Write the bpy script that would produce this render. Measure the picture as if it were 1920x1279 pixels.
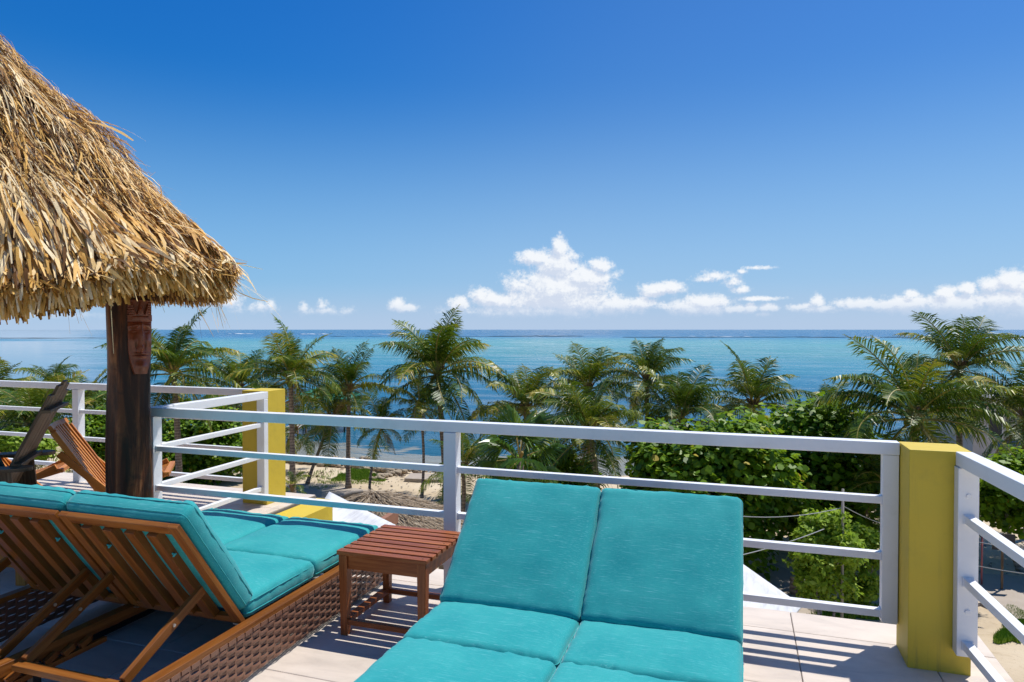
import bpy, bmesh, math, random
import numpy as np
from mathutils import Vector, Matrix, Euler, noise as mnoise

random.seed(7)
rng = np.random.default_rng(11)
PI = math.pi
for o in list(bpy.data.objects):
    bpy.data.objects.remove(o, do_unlink=True)
sc = bpy.context.scene
C = sc.collection

# ------------------------------------------------------------------ camera
F = 1275.0; CX = 960.0; CY = 639.5; EYE = 1.7
YAW = math.atan(425 / 1275); PIT = math.atan(21.5 / F)
cam = bpy.data.cameras.new('camera')
camo = bpy.data.objects.new('camera', cam); C.objects.link(camo)
camo.location = (0, 0, EYE)
camo.rotation_euler = (PI / 2 - PIT, 0, YAW)
cam.sensor_width = 36; cam.lens = F / 1920 * 36
cam.clip_start = 0.05; cam.clip_end = 60000
sc.camera = camo

# ------------------------------------------------------------------ light
SUNV = Vector((.27, .375, 1)).normalized()
SUN_EL = math.asin(SUNV.z); SUN_AZ = math.atan2(SUNV.x, SUNV.y)
sun = bpy.data.lights.new('sun', 'SUN'); sun.energy = 5.0; sun.angle = math.radians(.53); sun.color = (1, .965, .90)
suno = bpy.data.objects.new('sun', sun); C.objects.link(suno)
suno.rotation_euler = SUNV.to_track_quat('Z', 'Y').to_euler()
suno.location = (10, 20, 40)
sc.view_settings.view_transform = 'Standard'; sc.view_settings.look = 'None'
sc.view_settings.exposure = 0.0; sc.view_settings.gamma = 1; sc.view_settings.use_curve_mapping = False
cy = sc.cycles
cy.use_denoising = True; cy.max_bounces = 7; cy.diffuse_bounces = 3; cy.glossy_bounces = 3
cy.transmission_bounces = 4; cy.transparent_max_bounces = 8
cy.caustics_reflective = False; cy.caustics_refractive = False
cy.use_adaptive_sampling = True; cy.adaptive_threshold = .02

def ray(x, y):
    r = (x - CX) / F; u = -(y - CY) / F
    c, s = math.cos(PIT), math.sin(PIT)
    f = Vector((-math.sin(YAW) * c, math.cos(YAW) * c, -s)); R = Vector((math.cos(YAW), math.sin(YAW), 0))
    U = Vector((-math.sin(YAW) * s, math.cos(YAW) * s, c))
    return f + r * R + u * U
def at(x, y, D):                       # the point of the place that lies D metres ahead in that direction
    return Vector((0, 0, EYE)) + ray(x, y) * D
def onz(x, y, z):
    d = ray(x, y); t = (z - EYE) / d.z
    return Vector((d.x * t, d.y * t, z))
GZ = -7.3; SEA = -7.72

# ------------------------------------------------------------------ node helpers
class NT:
    def __init__(s, tree): s.t = tree; s.n = tree.nodes; s.l = tree.links
    def new(s, typ, **kw):
        n = s.n.new(typ)
        for k, v in kw.items(): setattr(n, k, v)
        return n
    def put(s, sock, v):
        if v is None: return
        if hasattr(v, 'is_output') or isinstance(v, bpy.types.NodeSocket): s.l.new(v, sock)
        else: sock.default_value = v
    def math(s, op, a, b=None, c=None, clamp=False):
        n = s.new('ShaderNodeMath', operation=op); n.use_clamp = clamp
        s.put(n.inputs[0], a); s.put(n.inputs[1], b); s.put(n.inputs[2], c)
        return n.outputs[0]
    def vmath(s, op, a, b=None):
        n = s.new('ShaderNodeVectorMath', operation=op); s.put(n.inputs[0], a); s.put(n.inputs[1], b)
        return n.outputs['Value'] if op in ('LENGTH', 'DOT_PRODUCT', 'DISTANCE') else n.outputs[0]
    def noise(s, vec, scale=5, detail=3, rough=.5, dist=0, dim='3D'):
        n = s.new('ShaderNodeTexNoise', noise_dimensions=dim)
        s.put(n.inputs['Vector'], vec); s.put(n.inputs['Scale'], scale); s.put(n.inputs['Detail'], detail)
        s.put(n.inputs['Roughness'], rough); s.put(n.inputs['Distortion'], dist)
        return n.outputs['Fac']
    def mix(s, f, a, b, typ='MIX'):
        n = s.new('ShaderNodeMix', data_type='RGBA', blend_type=typ)
        s.put(n.inputs[0], f)
        for i, v in ((6, a), (7, b)):
            if isinstance(v, (tuple, list)) and len(v) == 3: v = (*v, 1)
            s.put(n.inputs[i], v)
        return n.outputs[2]
    def ramp(s, f, stops, interp='LINEAR'):
        n = s.new('ShaderNodeValToRGB'); cr = n.color_ramp; cr.interpolation = interp
        while len(cr.elements) < len(stops): cr.elements.new(.5)
        for e, (p, c) in zip(cr.elements, stops):
            e.position = p; e.color = (*c, 1) if len(c) == 3 else c
        s.put(n.inputs[0], f); return n.outputs[0]
    def smooth(s, x, a, b, lo=0., hi=1.):
        n = s.new('ShaderNodeMapRange', interpolation_type='SMOOTHSTEP')
        s.put(n.inputs[0], x)
        for i, v in zip((1, 2, 3, 4), (a, b, lo, hi)): s.put(n.inputs[i], v)
        return n.outputs[0]
    def scale(s, vec, xyz, loc=(0, 0, 0)):
        n = s.new('ShaderNodeMapping'); s.put(n.inputs[0], vec)
        n.inputs['Scale'].default_value = xyz; n.inputs['Location'].default_value = loc
        return n.outputs[0]
    def coord(s, k='Object'): return s.new('ShaderNodeTexCoord').outputs[k]
    def rnd(s): return s.new('ShaderNodeObjectInfo').outputs['Random']
    def attr(s, name, k='Fac'):
        return s.new('ShaderNodeAttribute', attribute_name=name).outputs[k]
    def bump(s, h, strength=.3, dist=.01):
        n = s.new('ShaderNodeBump'); s.put(n.inputs['Height'], h); n.inputs['Strength'].default_value = strength
        n.inputs['Distance'].default_value = dist; return n.outputs[0]

def mat(name):
    m = bpy.data.materials.new(name); m.use_nodes = True
    t = NT(m.node_tree); b = t.n['Principled BSDF']
    return m, t, b
def setb(t, b, col=None, rough=None, normal=None, spec=None, **kw):
    if col is not None:
        if isinstance(col, tuple): b.inputs['Base Color'].default_value = (*col[:3], 1)
        else: t.l.new(col, b.inputs['Base Color'])
    if rough is not None: t.put(b.inputs['Roughness'], rough)
    if normal is not None: t.l.new(normal, b.inputs['Normal'])
    if spec is not None: b.inputs['Specular IOR Level'].default_value = spec
    for k, v in kw.items(): t.put(b.inputs[k], v)

# ------------------------------------------------------------------ world: sky + far clouds
world = bpy.data.worlds.new('World'); sc.world = world; world.use_nodes = True
W = NT(world.node_tree)
bg = W.n['Background']
sky = W.new('ShaderNodeTexSky', sky_type='NISHITA'); sky.sun_disc = False
sky.sun_elevation = SUN_EL; sky.sun_rotation = SUN_AZ
sky.altitude = 0; sky.air_density = 1.0; sky.dust_density = .35; sky.ozone_density = 3.2
SKY_STR = .096

def azel(px, py):
    d = ray(px, py).normalized()
    return math.atan2(d.x, d.y), math.asin(d.z)
# puffs: px, py, half width px, half height px, weight
PUFFS = [
 (1050,468,16,26,1.1),(1046,500,44,34,1.2),(1005,484,38,15,1.1),(1125,500,24,16,1.1),(1095,522,56,26,1.15),(1045,545,96,44,1.35),
 (1000,560,52,28,.95),(1075,565,90,28,.95),(1150,572,60,16,.85),(920,560,26,16,.95),(903,557,22,18,1),(950,566,26,13,.9),(862,570,20,13,1),
 (745,572,16,11,.85),(765,578,24,8,.75),(1010,583,150,10,.62),(1200,568,30,12,.85),(1240,541,44,11,.85),(1225,548,26,10,.8),
 (1285,575,55,13,.8),(1325,566,46,15,.95),(1310,580,70,10,.8),(1380,580,40,8,.7),(1345,517,30,7,.5),(1325,523,20,5,.5),(1372,530,14,8,.4),(1388,543,16,6,.5),
 (1418,502,24,3,.5),(1392,509,10,4,.5),(1425,560,42,4,.65),(1408,578,16,9,.85),(1440,577,22,7,.65),(1430,590,12,4,.55),
 (1500,576,30,6,.7),(1533,566,12,14,.85),(1530,580,42,7,.75),(1610,570,46,10,.78),(1665,572,50,12,.8),(1709,552,14,8,.85),
 (1700,570,60,16,.8),(1775,550,26,14,.95),(1815,541,22,14,.95),(1790,570,90,22,.85),(1860,535,34,18,.95),(1900,530,40,24,1),(1880,565,90,30,.9),
 (1960,540,70,40,1),(2050,560,90,34,1),(2180,575,90,22,.9),
 (425,566,22,14,.38),(398,570,14,9,.3),(492,577,20,8,.42),(507,574,9,10,.42),(570,578,8,8,.4),(603,572,9,8,.46),(610,583,26,4,.25),
 (30,590,30,8,.45),(150,592,40,6,.5),(-120,560,80,30,.95),(-260,540,90,40,1),(-420,560,120,36,1),(60,588,18,6,.5)]
def cloud_group():
    g = bpy.data.node_groups.new('cloud_field', 'ShaderNodeTree')
    g.interface.new_socket('UV', in_out='INPUT', socket_type='NodeSocketVector')
    g.interface.new_socket('D', in_out='OUTPUT', socket_type='NodeSocketFloat')
    T = NT(g); gi = T.new('NodeGroupInput'); go = T.new('NodeGroupOutput'); uv = gi.outputs[0]
    acc = None
    for (px, py, hw, hh, w) in PUFFS:
        u, v = azel(px, py)
        u1, _ = azel(px + hw, py); _, v1 = azel(px, py - hh)
        a = abs(u1 - u); b = abs(v1 - v)
        m = T.vmath('SUBTRACT', uv, (u, v, 0)); m = T.vmath('MULTIPLY', m, (1 / a, 1 / b, 0))
        l = T.vmath('LENGTH', m)
        f = T.math('MULTIPLY_ADD', l, -w, w + 0.0)      # w*(1-l)
        acc = f if acc is None else T.math('MAXIMUM', acc, f)
    n1 = T.noise(uv, 26, 5, .62); n2 = T.noise(uv, 95, 5, .6)
    n3 = T.noise(uv, 300, 4, .6)
    nn = T.math('ADD', T.math('MULTIPLY', T.math('SUBTRACT', n1, .5), 1.5), T.math('ADD', T.math('MULTIPLY', T.math('SUBTRACT', n2, .5), 1.3), T.math('MULTIPLY', T.math('SUBTRACT', n3, .5), .6)))
    acc = T.math('ADD', T.math('MAXIMUM', acc, -.9), nn)
    T.l.new(acc, go.inputs[0]); return g
CG = cloud_group()
d = W.vmath('NORMALIZE', W.coord('Generated'))
sp = W.new('ShaderNodeSeparateXYZ'); W.l.new(d, sp.inputs[0])
az = W.math('ARCTAN2', sp.outputs[0], sp.outputs[1]); el = W.math('ARCSINE', sp.outputs[2])
cb = W.new('ShaderNodeCombineXYZ'); W.l.new(az, cb.inputs[0]); W.l.new(el, cb.inputs[1])
def cg(uv):
    n = W.new('ShaderNodeGroup'); n.node_tree = CG; W.l.new(uv, n.inputs[0]); return n.outputs[0]
d0 = cg(cb.outputs[0]); d1 = cg(W.vmath('ADD', cb.outputs[0], (.004, .009, 0)))
base_fade = W.smooth(el, .006, .040, .08, 1)
mask = W.math('MULTIPLY', W.math('MULTIPLY', W.smooth(d0, -.38, .46), base_fade), .93)
lit = W.smooth(W.math('SUBTRACT', d0, d1), -.35, .5)
hsv = W.new('ShaderNodeHueSaturation'); hsv.inputs['Saturation'].default_value = 1.32; hsv.inputs['Value'].default_value = 1.0
W.l.new(sky.outputs[0], hsv.inputs['Color'])
skyc = W.mix(1.0, hsv.outputs[0], W.mix(W.smooth(el, .05, .45), (.95, 1.02, 1.06), (.82, 1.02, 1.26)), 'MULTIPLY')
# the sky is deepest on the side across from the sun's glare
pol = W.vmath('DOT_PRODUCT', d, tuple(ray(-500, -500).normalized()))
skyc = W.mix(1.0, skyc, W.mix(W.smooth(pol, .55, 1.0), (1, 1, 1), (.28, .88, 1.05)), 'MULTIPLY')
# pale band of humid air above the sea, even all the way round
bandf = W.smooth(el, 0, .36, .75, 0)
skyc = W.mix(bandf, skyc, (3.1, 5.4, 9.0))
lowf = W.smooth(el, -.01, .075, .75, 0)
skyc = W.mix(lowf, skyc, (5.2, 6.5, 8.5))
cloudc = W.mix(lit, (6.9, 7.6, 9.0), (9.9, 10.1, 10.4))
cloudc = W.mix(W.smooth(el, .0, .05, .55, 0), cloudc, (6.6, 7.6, 9.4))
wcol = W.mix(mask, skyc, cloudc)
W.l.new(wcol, bg.inputs['Color']); bg.inputs['Strength'].default_value = SKY_STR

# ------------------------------------------------------------------ mesh builder
class MB:
    def __init__(s): s.v = []; s.f = []; s.uv = []; s.mi = []; s.col = []
    def quad(s, vs, uv=None, mi=0, col=1.0):
        b = len(s.v); s.v += [tuple(p) for p in vs]; s.f.append(tuple(range(b, b + len(vs))))
        s.uv.append(uv or [(p[0], p[1]) for p in vs]); s.mi.append(mi); s.col.append(col)
    def face(s, idx, uv, mi=0, col=1.0): s.f.append(tuple(idx)); s.uv.append(uv); s.mi.append(mi); s.col.append(col)
    def bar(s, p0, p1, w, h, up=(0, 0, 1), mi=0, t0=1.0, t1=1.0):
        """rectangular bar from p0 to p1, w across, h along 'up'; uv u runs along the bar"""
        p0 = Vector(p0); p1 = Vector(p1); a = (p1 - p0); L = a.length; a = a / L; up = Vector(up)
        x = a.cross(up)
        if x.length < 1e-4: x = a.cross(Vector((1, 0, 0)))
        x.normalize(); u = x.cross(a).normalized()
        off = random.random() * 7
        b = len(s.v)
        for p, t in ((p0, t0), (p1, t1)):
            for sx, su in ((-1, -1), (1, -1), (1, 1), (-1, 1)):
                s.v.append(tuple(p + x * (sx * w / 2 * t) + u * (su * h / 2 * t)))
        per = [0, w, w + h, 2 * w + h, 2 * (w + h)]
        for k in range(4):
            k2 = (k + 1) % 4
            s.face((b + k, b + k2, b + 4 + k2, b + 4 + k), [(off, per[k] + off), (off, per[k + 1] + off), (off + L, per[k + 1] + off), (off + L, per[k] + off)], mi)
        s.face((b + 3, b + 2, b + 1, b), [(off, 0), (off + .02, 0), (off + .02, h), (off, h)], mi)
        s.face((b + 4, b + 5, b + 6, b + 7), [(off, 0), (off + .02, 0), (off + .02, h), (off, h)], mi)
        return s
    def box(s, lo, hi, mi=0):
        lo = Vector(lo); hi = Vector(hi); d = hi - lo; c = (lo + hi) / 2
        ax = max(range(3), key=lambda i: d[i])
        if ax == 2: s.bar((c.x, c.y, lo.z), (c.x, c.y, hi.z), d.x, d.y, (0, 1, 0), mi)
        elif ax == 0: s.bar((lo.x, c.y, c.z), (hi.x, c.y, c.z), d.y, d.z, (0, 0, 1), mi)
        else: s.bar((c.x, lo.y, c.z), (c.x, hi.y, c.z), d.x, d.z, (0, 0, 1), mi)
        return s
    def tube(s, pts, r, n=8, mi=0, cap=True, wob=0):
        pts = [Vector(p) for p in pts]; N = len(pts)
        rr = r if isinstance(r, (list, tuple)) else [r] * N
        b = len(s.v); ref = None; L = 0
        for i, p in enumerate(pts):
            a = (pts[min(i + 1, N - 1)] - pts[max(i - 1, 0)]).normalized()
            if ref is None: ref = a.orthogonal().normalized()
            ref = (ref - a * ref.dot(a)).normalized(); q = a.cross(ref)
            for k in range(n):
                t = 2 * PI * k / n; r_ = rr[i] * (1 + (random.random() - .5) * wob)
                s.v.append(tuple(p + (ref * math.cos(t) + q * math.sin(t)) * r_))
        acc = 0
        for i in range(N - 1):
            l = (pts[i + 1] - pts[i]).length
            for k in range(n):
                k2 = (k + 1) % n
                s.face((b + i * n + k, b + i * n + k2, b + (i + 1) * n + k2, b + (i + 1) * n + k),
                       [(acc, k / n), (acc, (k + 1) / n), (acc + l, (k + 1) / n), (acc + l, k / n)], mi)
            acc += l
        if cap:
            s.face(tuple(b + k for k in range(n))[::-1], [(0, 0)] * n, mi)
            s.face(tuple(b + (N - 1) * n + k for k in range(n)), [(0, 0)] * n, mi)
        return s
    def mesh(s, name, mats, smooth=False):
        me = bpy.data.meshes.new(name)
        me.from_pydata(s.v, [], s.f)
        ul = me.uv_layers.new(name='UVMap')
        ul.data.foreach_set('uv', np.array([c for f in s.uv for p in f for c in p], dtype=np.float32))
        me.polygons.foreach_set('material_index', np.array(s.mi, dtype=np.int32))
        if smooth: me.polygons.foreach_set('use_smooth', np.ones(len(s.f), dtype=bool))
        for m in (mats if isinstance(mats, (list, tuple)) else [mats]): me.materials.append(m)
        me.update(); return me
def link(name, me, parent=None, loc=None, rot=None, bevel=0, seg=2):
    o = bpy.data.objects.new(name, me); C.objects.link(o)
    if parent is not None: o.parent = parent
    if loc is not None: o.location = loc
    if rot is not None: o.rotation_euler = rot
    if bevel:
        m = o.modifiers.new('bevel', 'BEVEL'); m.width = bevel; m.segments = seg; m.limit_method = 'ANGLE'; m.angle_limit = .6
        m.harden_normals = False
        for p in me.polygons: p.use_smooth = True
        wn = o.modifiers.new('wn', 'WEIGHTED_NORMAL'); wn.keep_sharp = True
    return o
def build(mb, name, m, parent=None, smooth=False, bevel=0, **k):
    return link(name, mb.mesh(name, m, smooth), parent, bevel=bevel, **k)
def thing(name, label, cat, loc=(0, 0, 0), rz=0, group=None):
    o = bpy.data.objects.new(name, None); C.objects.link(o); o.empty_display_size = .1
    o.location = loc; o.rotation_euler = (0, 0, rz); return tag(o, label, cat, group)
def tag(o, label, cat, group=None, kind=None):
    o['label'] = label; o['category'] = cat
    if group: o['group'] = group
    if kind: o['kind'] = kind
    return o
def struct(o): o['kind'] = 'structure'; return o
def npmesh(name, verts, loops, counts, mats, col=None, smooth=False, mi=None):
    """verts (N,3), flat loop indices, loops per face; col = per-face value stored as attribute 'tint'"""
    me = bpy.data.meshes.new(name); nf = len(counts)
    me.vertices.add(len(verts)); me.vertices.foreach_set('co', np.ascontiguousarray(verts, dtype=np.float32).ravel())
    me.loops.add(len(loops)); me.loops.foreach_set('vertex_index', np.ascontiguousarray(loops, dtype=np.int32))
    me.polygons.add(nf)
    st = np.zeros(nf, dtype=np.int32); st[1:] = np.cumsum(counts)[:-1]
    me.polygons.foreach_set('loop_start', st); me.polygons.foreach_set('loop_total', np.array(counts, dtype=np.int32))
    if smooth: me.polygons.foreach_set('use_smooth', np.ones(nf, dtype=bool))
    if mi is not None: me.polygons.foreach_set('material_index', np.array(mi, dtype=np.int32))
    if col is not None:
        a = me.attributes.new('tint', 'FLOAT', 'FACE'); a.data.foreach_set('value', np.array(col, dtype=np.float32))
    for m in (mats if isinstance(mats, (list, tuple)) else [mats]): me.materials.append(m)
    me.update(calc_edges=True); me.validate(); return me

# ------------------------------------------------------------------ materials
def m_paint(name, base, dirt, rough=.38, rust=.45, bmp=2):
    m, t, b = mat(name); c = t.coord()
    n = t.noise(c, 3.5, 5, .65); n2 = t.noise(c, 60, 3, .7)
    f = t.math('MULTIPLY', t.smooth(n, .5, .78), .45)
    sp_ = t.smooth(n2, .70, .78); rs = t.math('MULTIPLY', t.smooth(t.noise(c, 17, 5, .75), .70, .76), rust)
    col = t.mix(f, base, dirt); col = t.mix(t.math('MULTIPLY', sp_, .25), col, dirt)
    col = t.mix(rs, col, (.28, .12, .05))
    setb(t, b, col, t.math('MULTIPLY_ADD', n, .25, rough - .1), t.bump(t.math('ADD', t.noise(c, 220, 2), t.math('MULTIPLY', t.noise(c, 12, 3), bmp)), .12, .002)); return m
M_WHITE = m_paint('white_paint', (.80, .81, .82), (.60, .59, .56))
M_YEL = m_paint('ochre_paint', (.62, .455, .036), (.36, .27, .05), .55, .15, 14)
_t = NT(M_YEL.node_tree); _b = _t.n['Principled BSDF']; _src = _b.inputs['Base Color'].links[0].from_socket
_c = _t.coord(); _z = _t.new('ShaderNodeSeparateXYZ'); _t.l.new(_c, _z.inputs[0])
_st = _t.noise(_t.scale(_c, (26, 26, 1.6)), 1, 5, .7, .3); _low = _t.smooth(_z.outputs[2], .0, .22, .75, .12)
_f = _t.math('MULTIPLY', _t.smooth(_st, .52, .74), _low)
_sc = _t.math('MULTIPLY', _t.smooth(_t.noise(_c, 34, 2, .5), .76, .79), .55)
_t.l.new(_t.mix(_sc, _t.mix(_f, _src, (.23, .17, .05)), (.70, .62, .40)), _b.inputs['Base Color'])
M_YEL2 = m_paint('ochre_render', (.52, .41, .08), (.40, .32, .07), .8)

def m_wood(name, dark, mid, light, rough=.35, scale=1.0, coat=.25, spec=.5):
    m, t, b = mat(name)
    uv = t.new('ShaderNodeUVMap', uv_map='UVMap').outputs[0]
    off = t.new('ShaderNodeCombineXYZ'); t.l.new(t.math('MULTIPLY', t.rnd(), 13), off.inputs[0]); t.l.new(t.math('MULTIPLY', t.rnd(), 5), off.inputs[1])
    v = t.vmath('ADD', uv, off.outputs[0])
    g1 = t.noise(t.scale(v, (1.6 * scale, 42 * scale, 1)), 1, 5, .65, .6)
    g2 = t.noise(t.scale(v, (9 * scale, 220 * scale, 1)), 1, 3, .6)
    g3 = t.noise(t.scale(v, (1.1, 4, 1)), 1, 3, .5)
    f = t.math('ADD', t.math('MULTIPLY', g1, .6), t.math('ADD', t.math('MULTIPLY', g2, .25), t.math('MULTIPLY', g3, .35)))
    col = t.ramp(f, [(.36, dark), (.56, mid), (.80, light)])
    col = t.mix(t.math('MULTIPLY', t.rnd(), .28), col, dark)
    setb(t, b, col, t.math('MULTIPLY_ADD', g1, .25, rough - .1), t.bump(g2, .25, .002), spec)
    b.inputs['Coat Weight'].default_value = coat; b.inputs['Coat Roughness'].default_value = .25
    return m
M_TEAK = m_wood('teak_orange', (.07, .020, .004), (.215, .070, .012), (.38, .15, .030), coat=.08, spec=.3)
M_TABLE = m_wood('red_hardwood', (.10, .022, .006), (.30, .082, .020), (.54, .19, .055), coat=.08, spec=.3)
M_STICK = m_wood('keruing_orange', (.22, .060, .012), (.54, .19, .032), (.75, .33, .08), coat=.05, spec=.25)
M_DARK = m_wood('dark_weathered_wood', (.025, .014, .008), (.12, .070, .036), (.38, .26, .15), .5, 1, 0, .3)
M_LOG = m_wood('driftwood', (.10, .085, .07), (.22, .19, .16), (.38, .34, .29), .9, 1, 0)
M_POSTW = m_wood('grey_post_wood', (.16, .15, .13), (.30, .28, .25), (.45, .43, .39), .85, 1, 0)

def m_fabric():
    m, t, b = mat('teal_fabric'); c = t.coord('Object')
    s1 = t.noise(t.scale(c, (9, 230, 230)), 1, 2, .6); s2 = t.noise(t.scale(c, (40, 420, 420)), 1, 2, .6)
    s3 = t.noise(t.scale(c, (150, 9, 9)), 1, 2, .6); big = t.noise(c, 3, 3, .5)
    sl = t.smooth(s1, .56, .80); sl2 = t.smooth(s2, .50, .8)
    col = t.mix(t.smooth(big, .3, .7), (.004, .275, .285), (.022, .335, .33))
    col = t.mix(t.math('MULTIPLY', sl, .75), col, (.17, .52, .54)); col = t.mix(t.math('MULTIPLY', sl2, .34), col, (.15, .50, .52))
    col = t.mix(t.math('MULTIPLY', t.smooth(s3, .45, .75), .16), col, (.02, .22, .26))
    h = t.math('ADD', s1, t.math('MULTIPLY', s2, .6))
    setb(t, b, col, .82, t.bump(h, .22, .0015), .25)
    b.inputs['Sheen Weight'].default_value = .35; b.inputs['Sheen Roughness'].default_value = .45
    b.inputs['Sheen Tint'].default_value = (.7, .95, 1, 1)
    return m
M_FAB = m_fabric()
m, t, b = mat('teal_piping'); setb(t, b, t.mix(t.noise(t.coord(), 90, 2), (.008, .22, .26), (.05, .40, .43)), .8); M_PIPE = m
m, t, b = mat('striped_pillow'); x = t.new('ShaderNodeSeparateXYZ'); t.l.new(t.coord('Object'), x.inputs[0])
s_ = t.math('FRACT', t.math('MULTIPLY', x.outputs[1], 5.5)); setb(t, b, t.mix(t.smooth(s_, .44, .5), (.02, .20, .20), (.55, .47, .36)), .9); M_PIL = m

def m_tile():
    m, t, b = mat('porcelain_tile'); c = t.new('ShaderNodeNewGeometry').outputs['Position']
    r = t.rnd(); off = t.new('ShaderNodeCombineXYZ'); t.l.new(t.math('MULTIPLY', r, 40), off.inputs[0]); t.l.new(t.math('MULTIPLY', r, 23), off.inputs[1])
    v = t.vmath('ADD', c, off.outputs[0])
    n1 = t.noise(t.scale(v, (1.2, 4, 1)), 1.3, 6, .62, 1.2); n2 = t.noise(v, 30, 4, .6); n3 = t.noise(v, 2.2, 3, .5)
    col = t.ramp(n1, [(.3, (.52, .445, .375)), (.5, (.63, .54, .455)), (.7, (.69, .60, .51))])
    col = t.mix(t.math('MULTIPLY', t.smooth(n2, .55, .8), .18), col, (.30, .27, .24))
    col = t.mix(t.math('MULTIPLY', t.smooth(n3, .5, .75), .16), col, (.33, .29, .25))
    setb(t, b, col, t.math('MULTIPLY_ADD', n3, .3, .36), t.bump(n2, .05, .002)); return m
M_TILE = m_tile()
m, t, b = mat('grout_concrete'); setb(t, b, t.mix(t.noise(t.coord(), 8, 4), (.16, .14, .12), (.26, .235, .21)), .9); M_GROUT = m
m, t, b = mat('wicker_brown'); uv = t.new('ShaderNodeUVMap', uv_map='UVMap').outputs[0]
n = t.noise(t.scale(uv, (9, 400, 1)), 1, 3, .6); g = t.noise(t.scale(uv, (3, 40, 1)), 1, 2)
setb(t, b, t.mix(g, t.mix(n, (.13, .062, .036), (.27, .145, .090)), (.22, .105, .066), 'MIX'), .42, t.bump(n, .3, .001), .45); M_WICK = m
m, t, b = mat('dark_aluminium'); setb(t, b, (.012, .010, .010), .45); M_BLK = m
m, t, b = mat('steel'); setb(t, b, (.62, .62, .62), .3, Metallic=1.0); M_STEEL = m

def m_bark():
    m, t, b = mat('varnished_trunk'); c = t.coord()
    w = t.noise(t.scale(c, (5, 5, .7)), 1.6, 6, .6, 1.3); f = t.noise(t.scale(c, (60, 60, 4)), 1, 4, .6); k = t.noise(c, 9, 4, .6, 1)
    col = t.ramp(w, [(.30, (.008, .003, .002)), (.46, (.040, .011, .004)), (.58, (.14, .042, .013)), (.74, (.36, .15, .055))])
    col = t.mix(t.math('MULTIPLY', t.smooth(k, .5, .7), .5), col, (.018, .008, .006))
    setb(t, b, col, t.math('MULTIPLY_ADD', f, .4, .22), t.bump(t.math('ADD', w, t.math('MULTIPLY', f, .3)), .6, .02))
    b.inputs['Specular IOR Level'].default_value = .25
    return m
M_BARK = m_bark()
m, t, b = mat('carved_mahogany'); c = t.coord(); f = t.noise(t.scale(c, (40, 40, 5)), 1, 4, .6, .5)
sz = t.new('ShaderNodeSeparateXYZ'); t.l.new(c, sz.inputs[0])
setb(t, b, t.mix(f, (.11, .022, .009), (.32, .080, .030)), .38, t.bump(f, .2, .002)); M_MASK = m

def m_thatch(name, a, bb, cc, dk):
    m, t, b = mat(name); k = t.attr('tint'); c = t.coord()
    col = t.ramp(k, [(0, dk), (.25, a), (.6, bb), (1, cc)])
    n = t.noise(c, 130, 3, .6)
    col = t.mix(t.math('MULTIPLY', t.smooth(n, .45, .7), .3), col, dk)
    setb(t, b, col, .62, None, .35)
    tr = t.new('ShaderNodeBsdfTranslucent'); t.l.new(col, tr.inputs[0]); mx = t.new('ShaderNodeMixShader'); mx.inputs[0].default_value = .15
    t.l.new(b.outputs[0], mx.inputs[1]); t.l.new(tr.outputs[0], mx.inputs[2]); t.l.new(mx.outputs[0], t.n['Material Output'].inputs[0])
    return m
M_THATCH = m_thatch('palm_thatch', (.40, .18, .030), (.82, .48, .115), (.98, .80, .48), (.08, .032, .008))
M_THATCH2 = m_thatch('weathered_thatch', (.30, .215, .135), (.48, .375, .255), (.62, .53, .40), (.14, .10, .06))
m, t, b = mat('thatch_core'); setb(t, b, (.05, .026, .010), .95); M_CORE = m

def m_leaf(name, stops, trans=.35, rough=.42, spec=.5, obj=0.5):
    m, t, b = mat(name); k = t.attr('tint'); r = t.rnd()
    f = t.math('ADD', t.math('MULTIPLY', k, 1 - obj), t.math('MULTIPLY', r, obj))
    col = t.ramp(f, stops)
    setb(t, b, col, rough, None, spec)
    tr = t.new('ShaderNodeBsdfTranslucent'); t.l.new(t.mix(.4, col, (.28, .38, .02), 'MIX'), tr.inputs[0])
    mx = t.new('ShaderNodeMixShader'); mx.inputs[0].default_value = trans
    t.l.new(b.outputs[0], mx.inputs[1]); t.l.new(tr.outputs[0], mx.inputs[2]); t.l.new(mx.outputs[0], t.n['Material Output'].inputs[0])
    return m
M_FROND = m_leaf('coconut_frond', [(0, (.012, .048, .004)), (.40, (.042, .105, .006)), (.62, (.14, .20, .010)), (.82, (.42, .38, .03)), (1, (.52, .36, .11))], .22, .40, .32)
M_RACH = m_leaf('frond_rib', [(0, (.22, .22, .04)), (1, (.42, .30, .08))], .0, .5)
M_DEAD = m_leaf('dead_frond', [(0, (.16, .095, .045)), (1, (.34, .23, .12))], .1, .8)
M_GRAPE = m_leaf('sea_grape_leaf', [(0, (.03, .09, .008)), (.45, (.13, .26, .010)), (.8, (.27, .44, .020)), (.96, (.36, .48, .03)), (1, (.52, .40, .04))], .42, .46, .35, 0)
M_LIGHTL = m_leaf('light_shrub_leaf', [(0, (.14, .25, .02)), (.5, (.32, .48, .04)), (1, (.50, .62, .09))], .5, .5, .3, 0)
M_FAN = m_leaf('fan_palm_leaf', [(0, (.030, .085, .010)), (.5, (.075, .165, .018)), (1, (.20, .28, .05))], .3, .32)
M_BAN = m_leaf('paddle_leaf', [(0, (.022, .060, .012)), (.6, (.06, .125, .02)), (1, (.16, .20, .04))], .3, .35)
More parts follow.
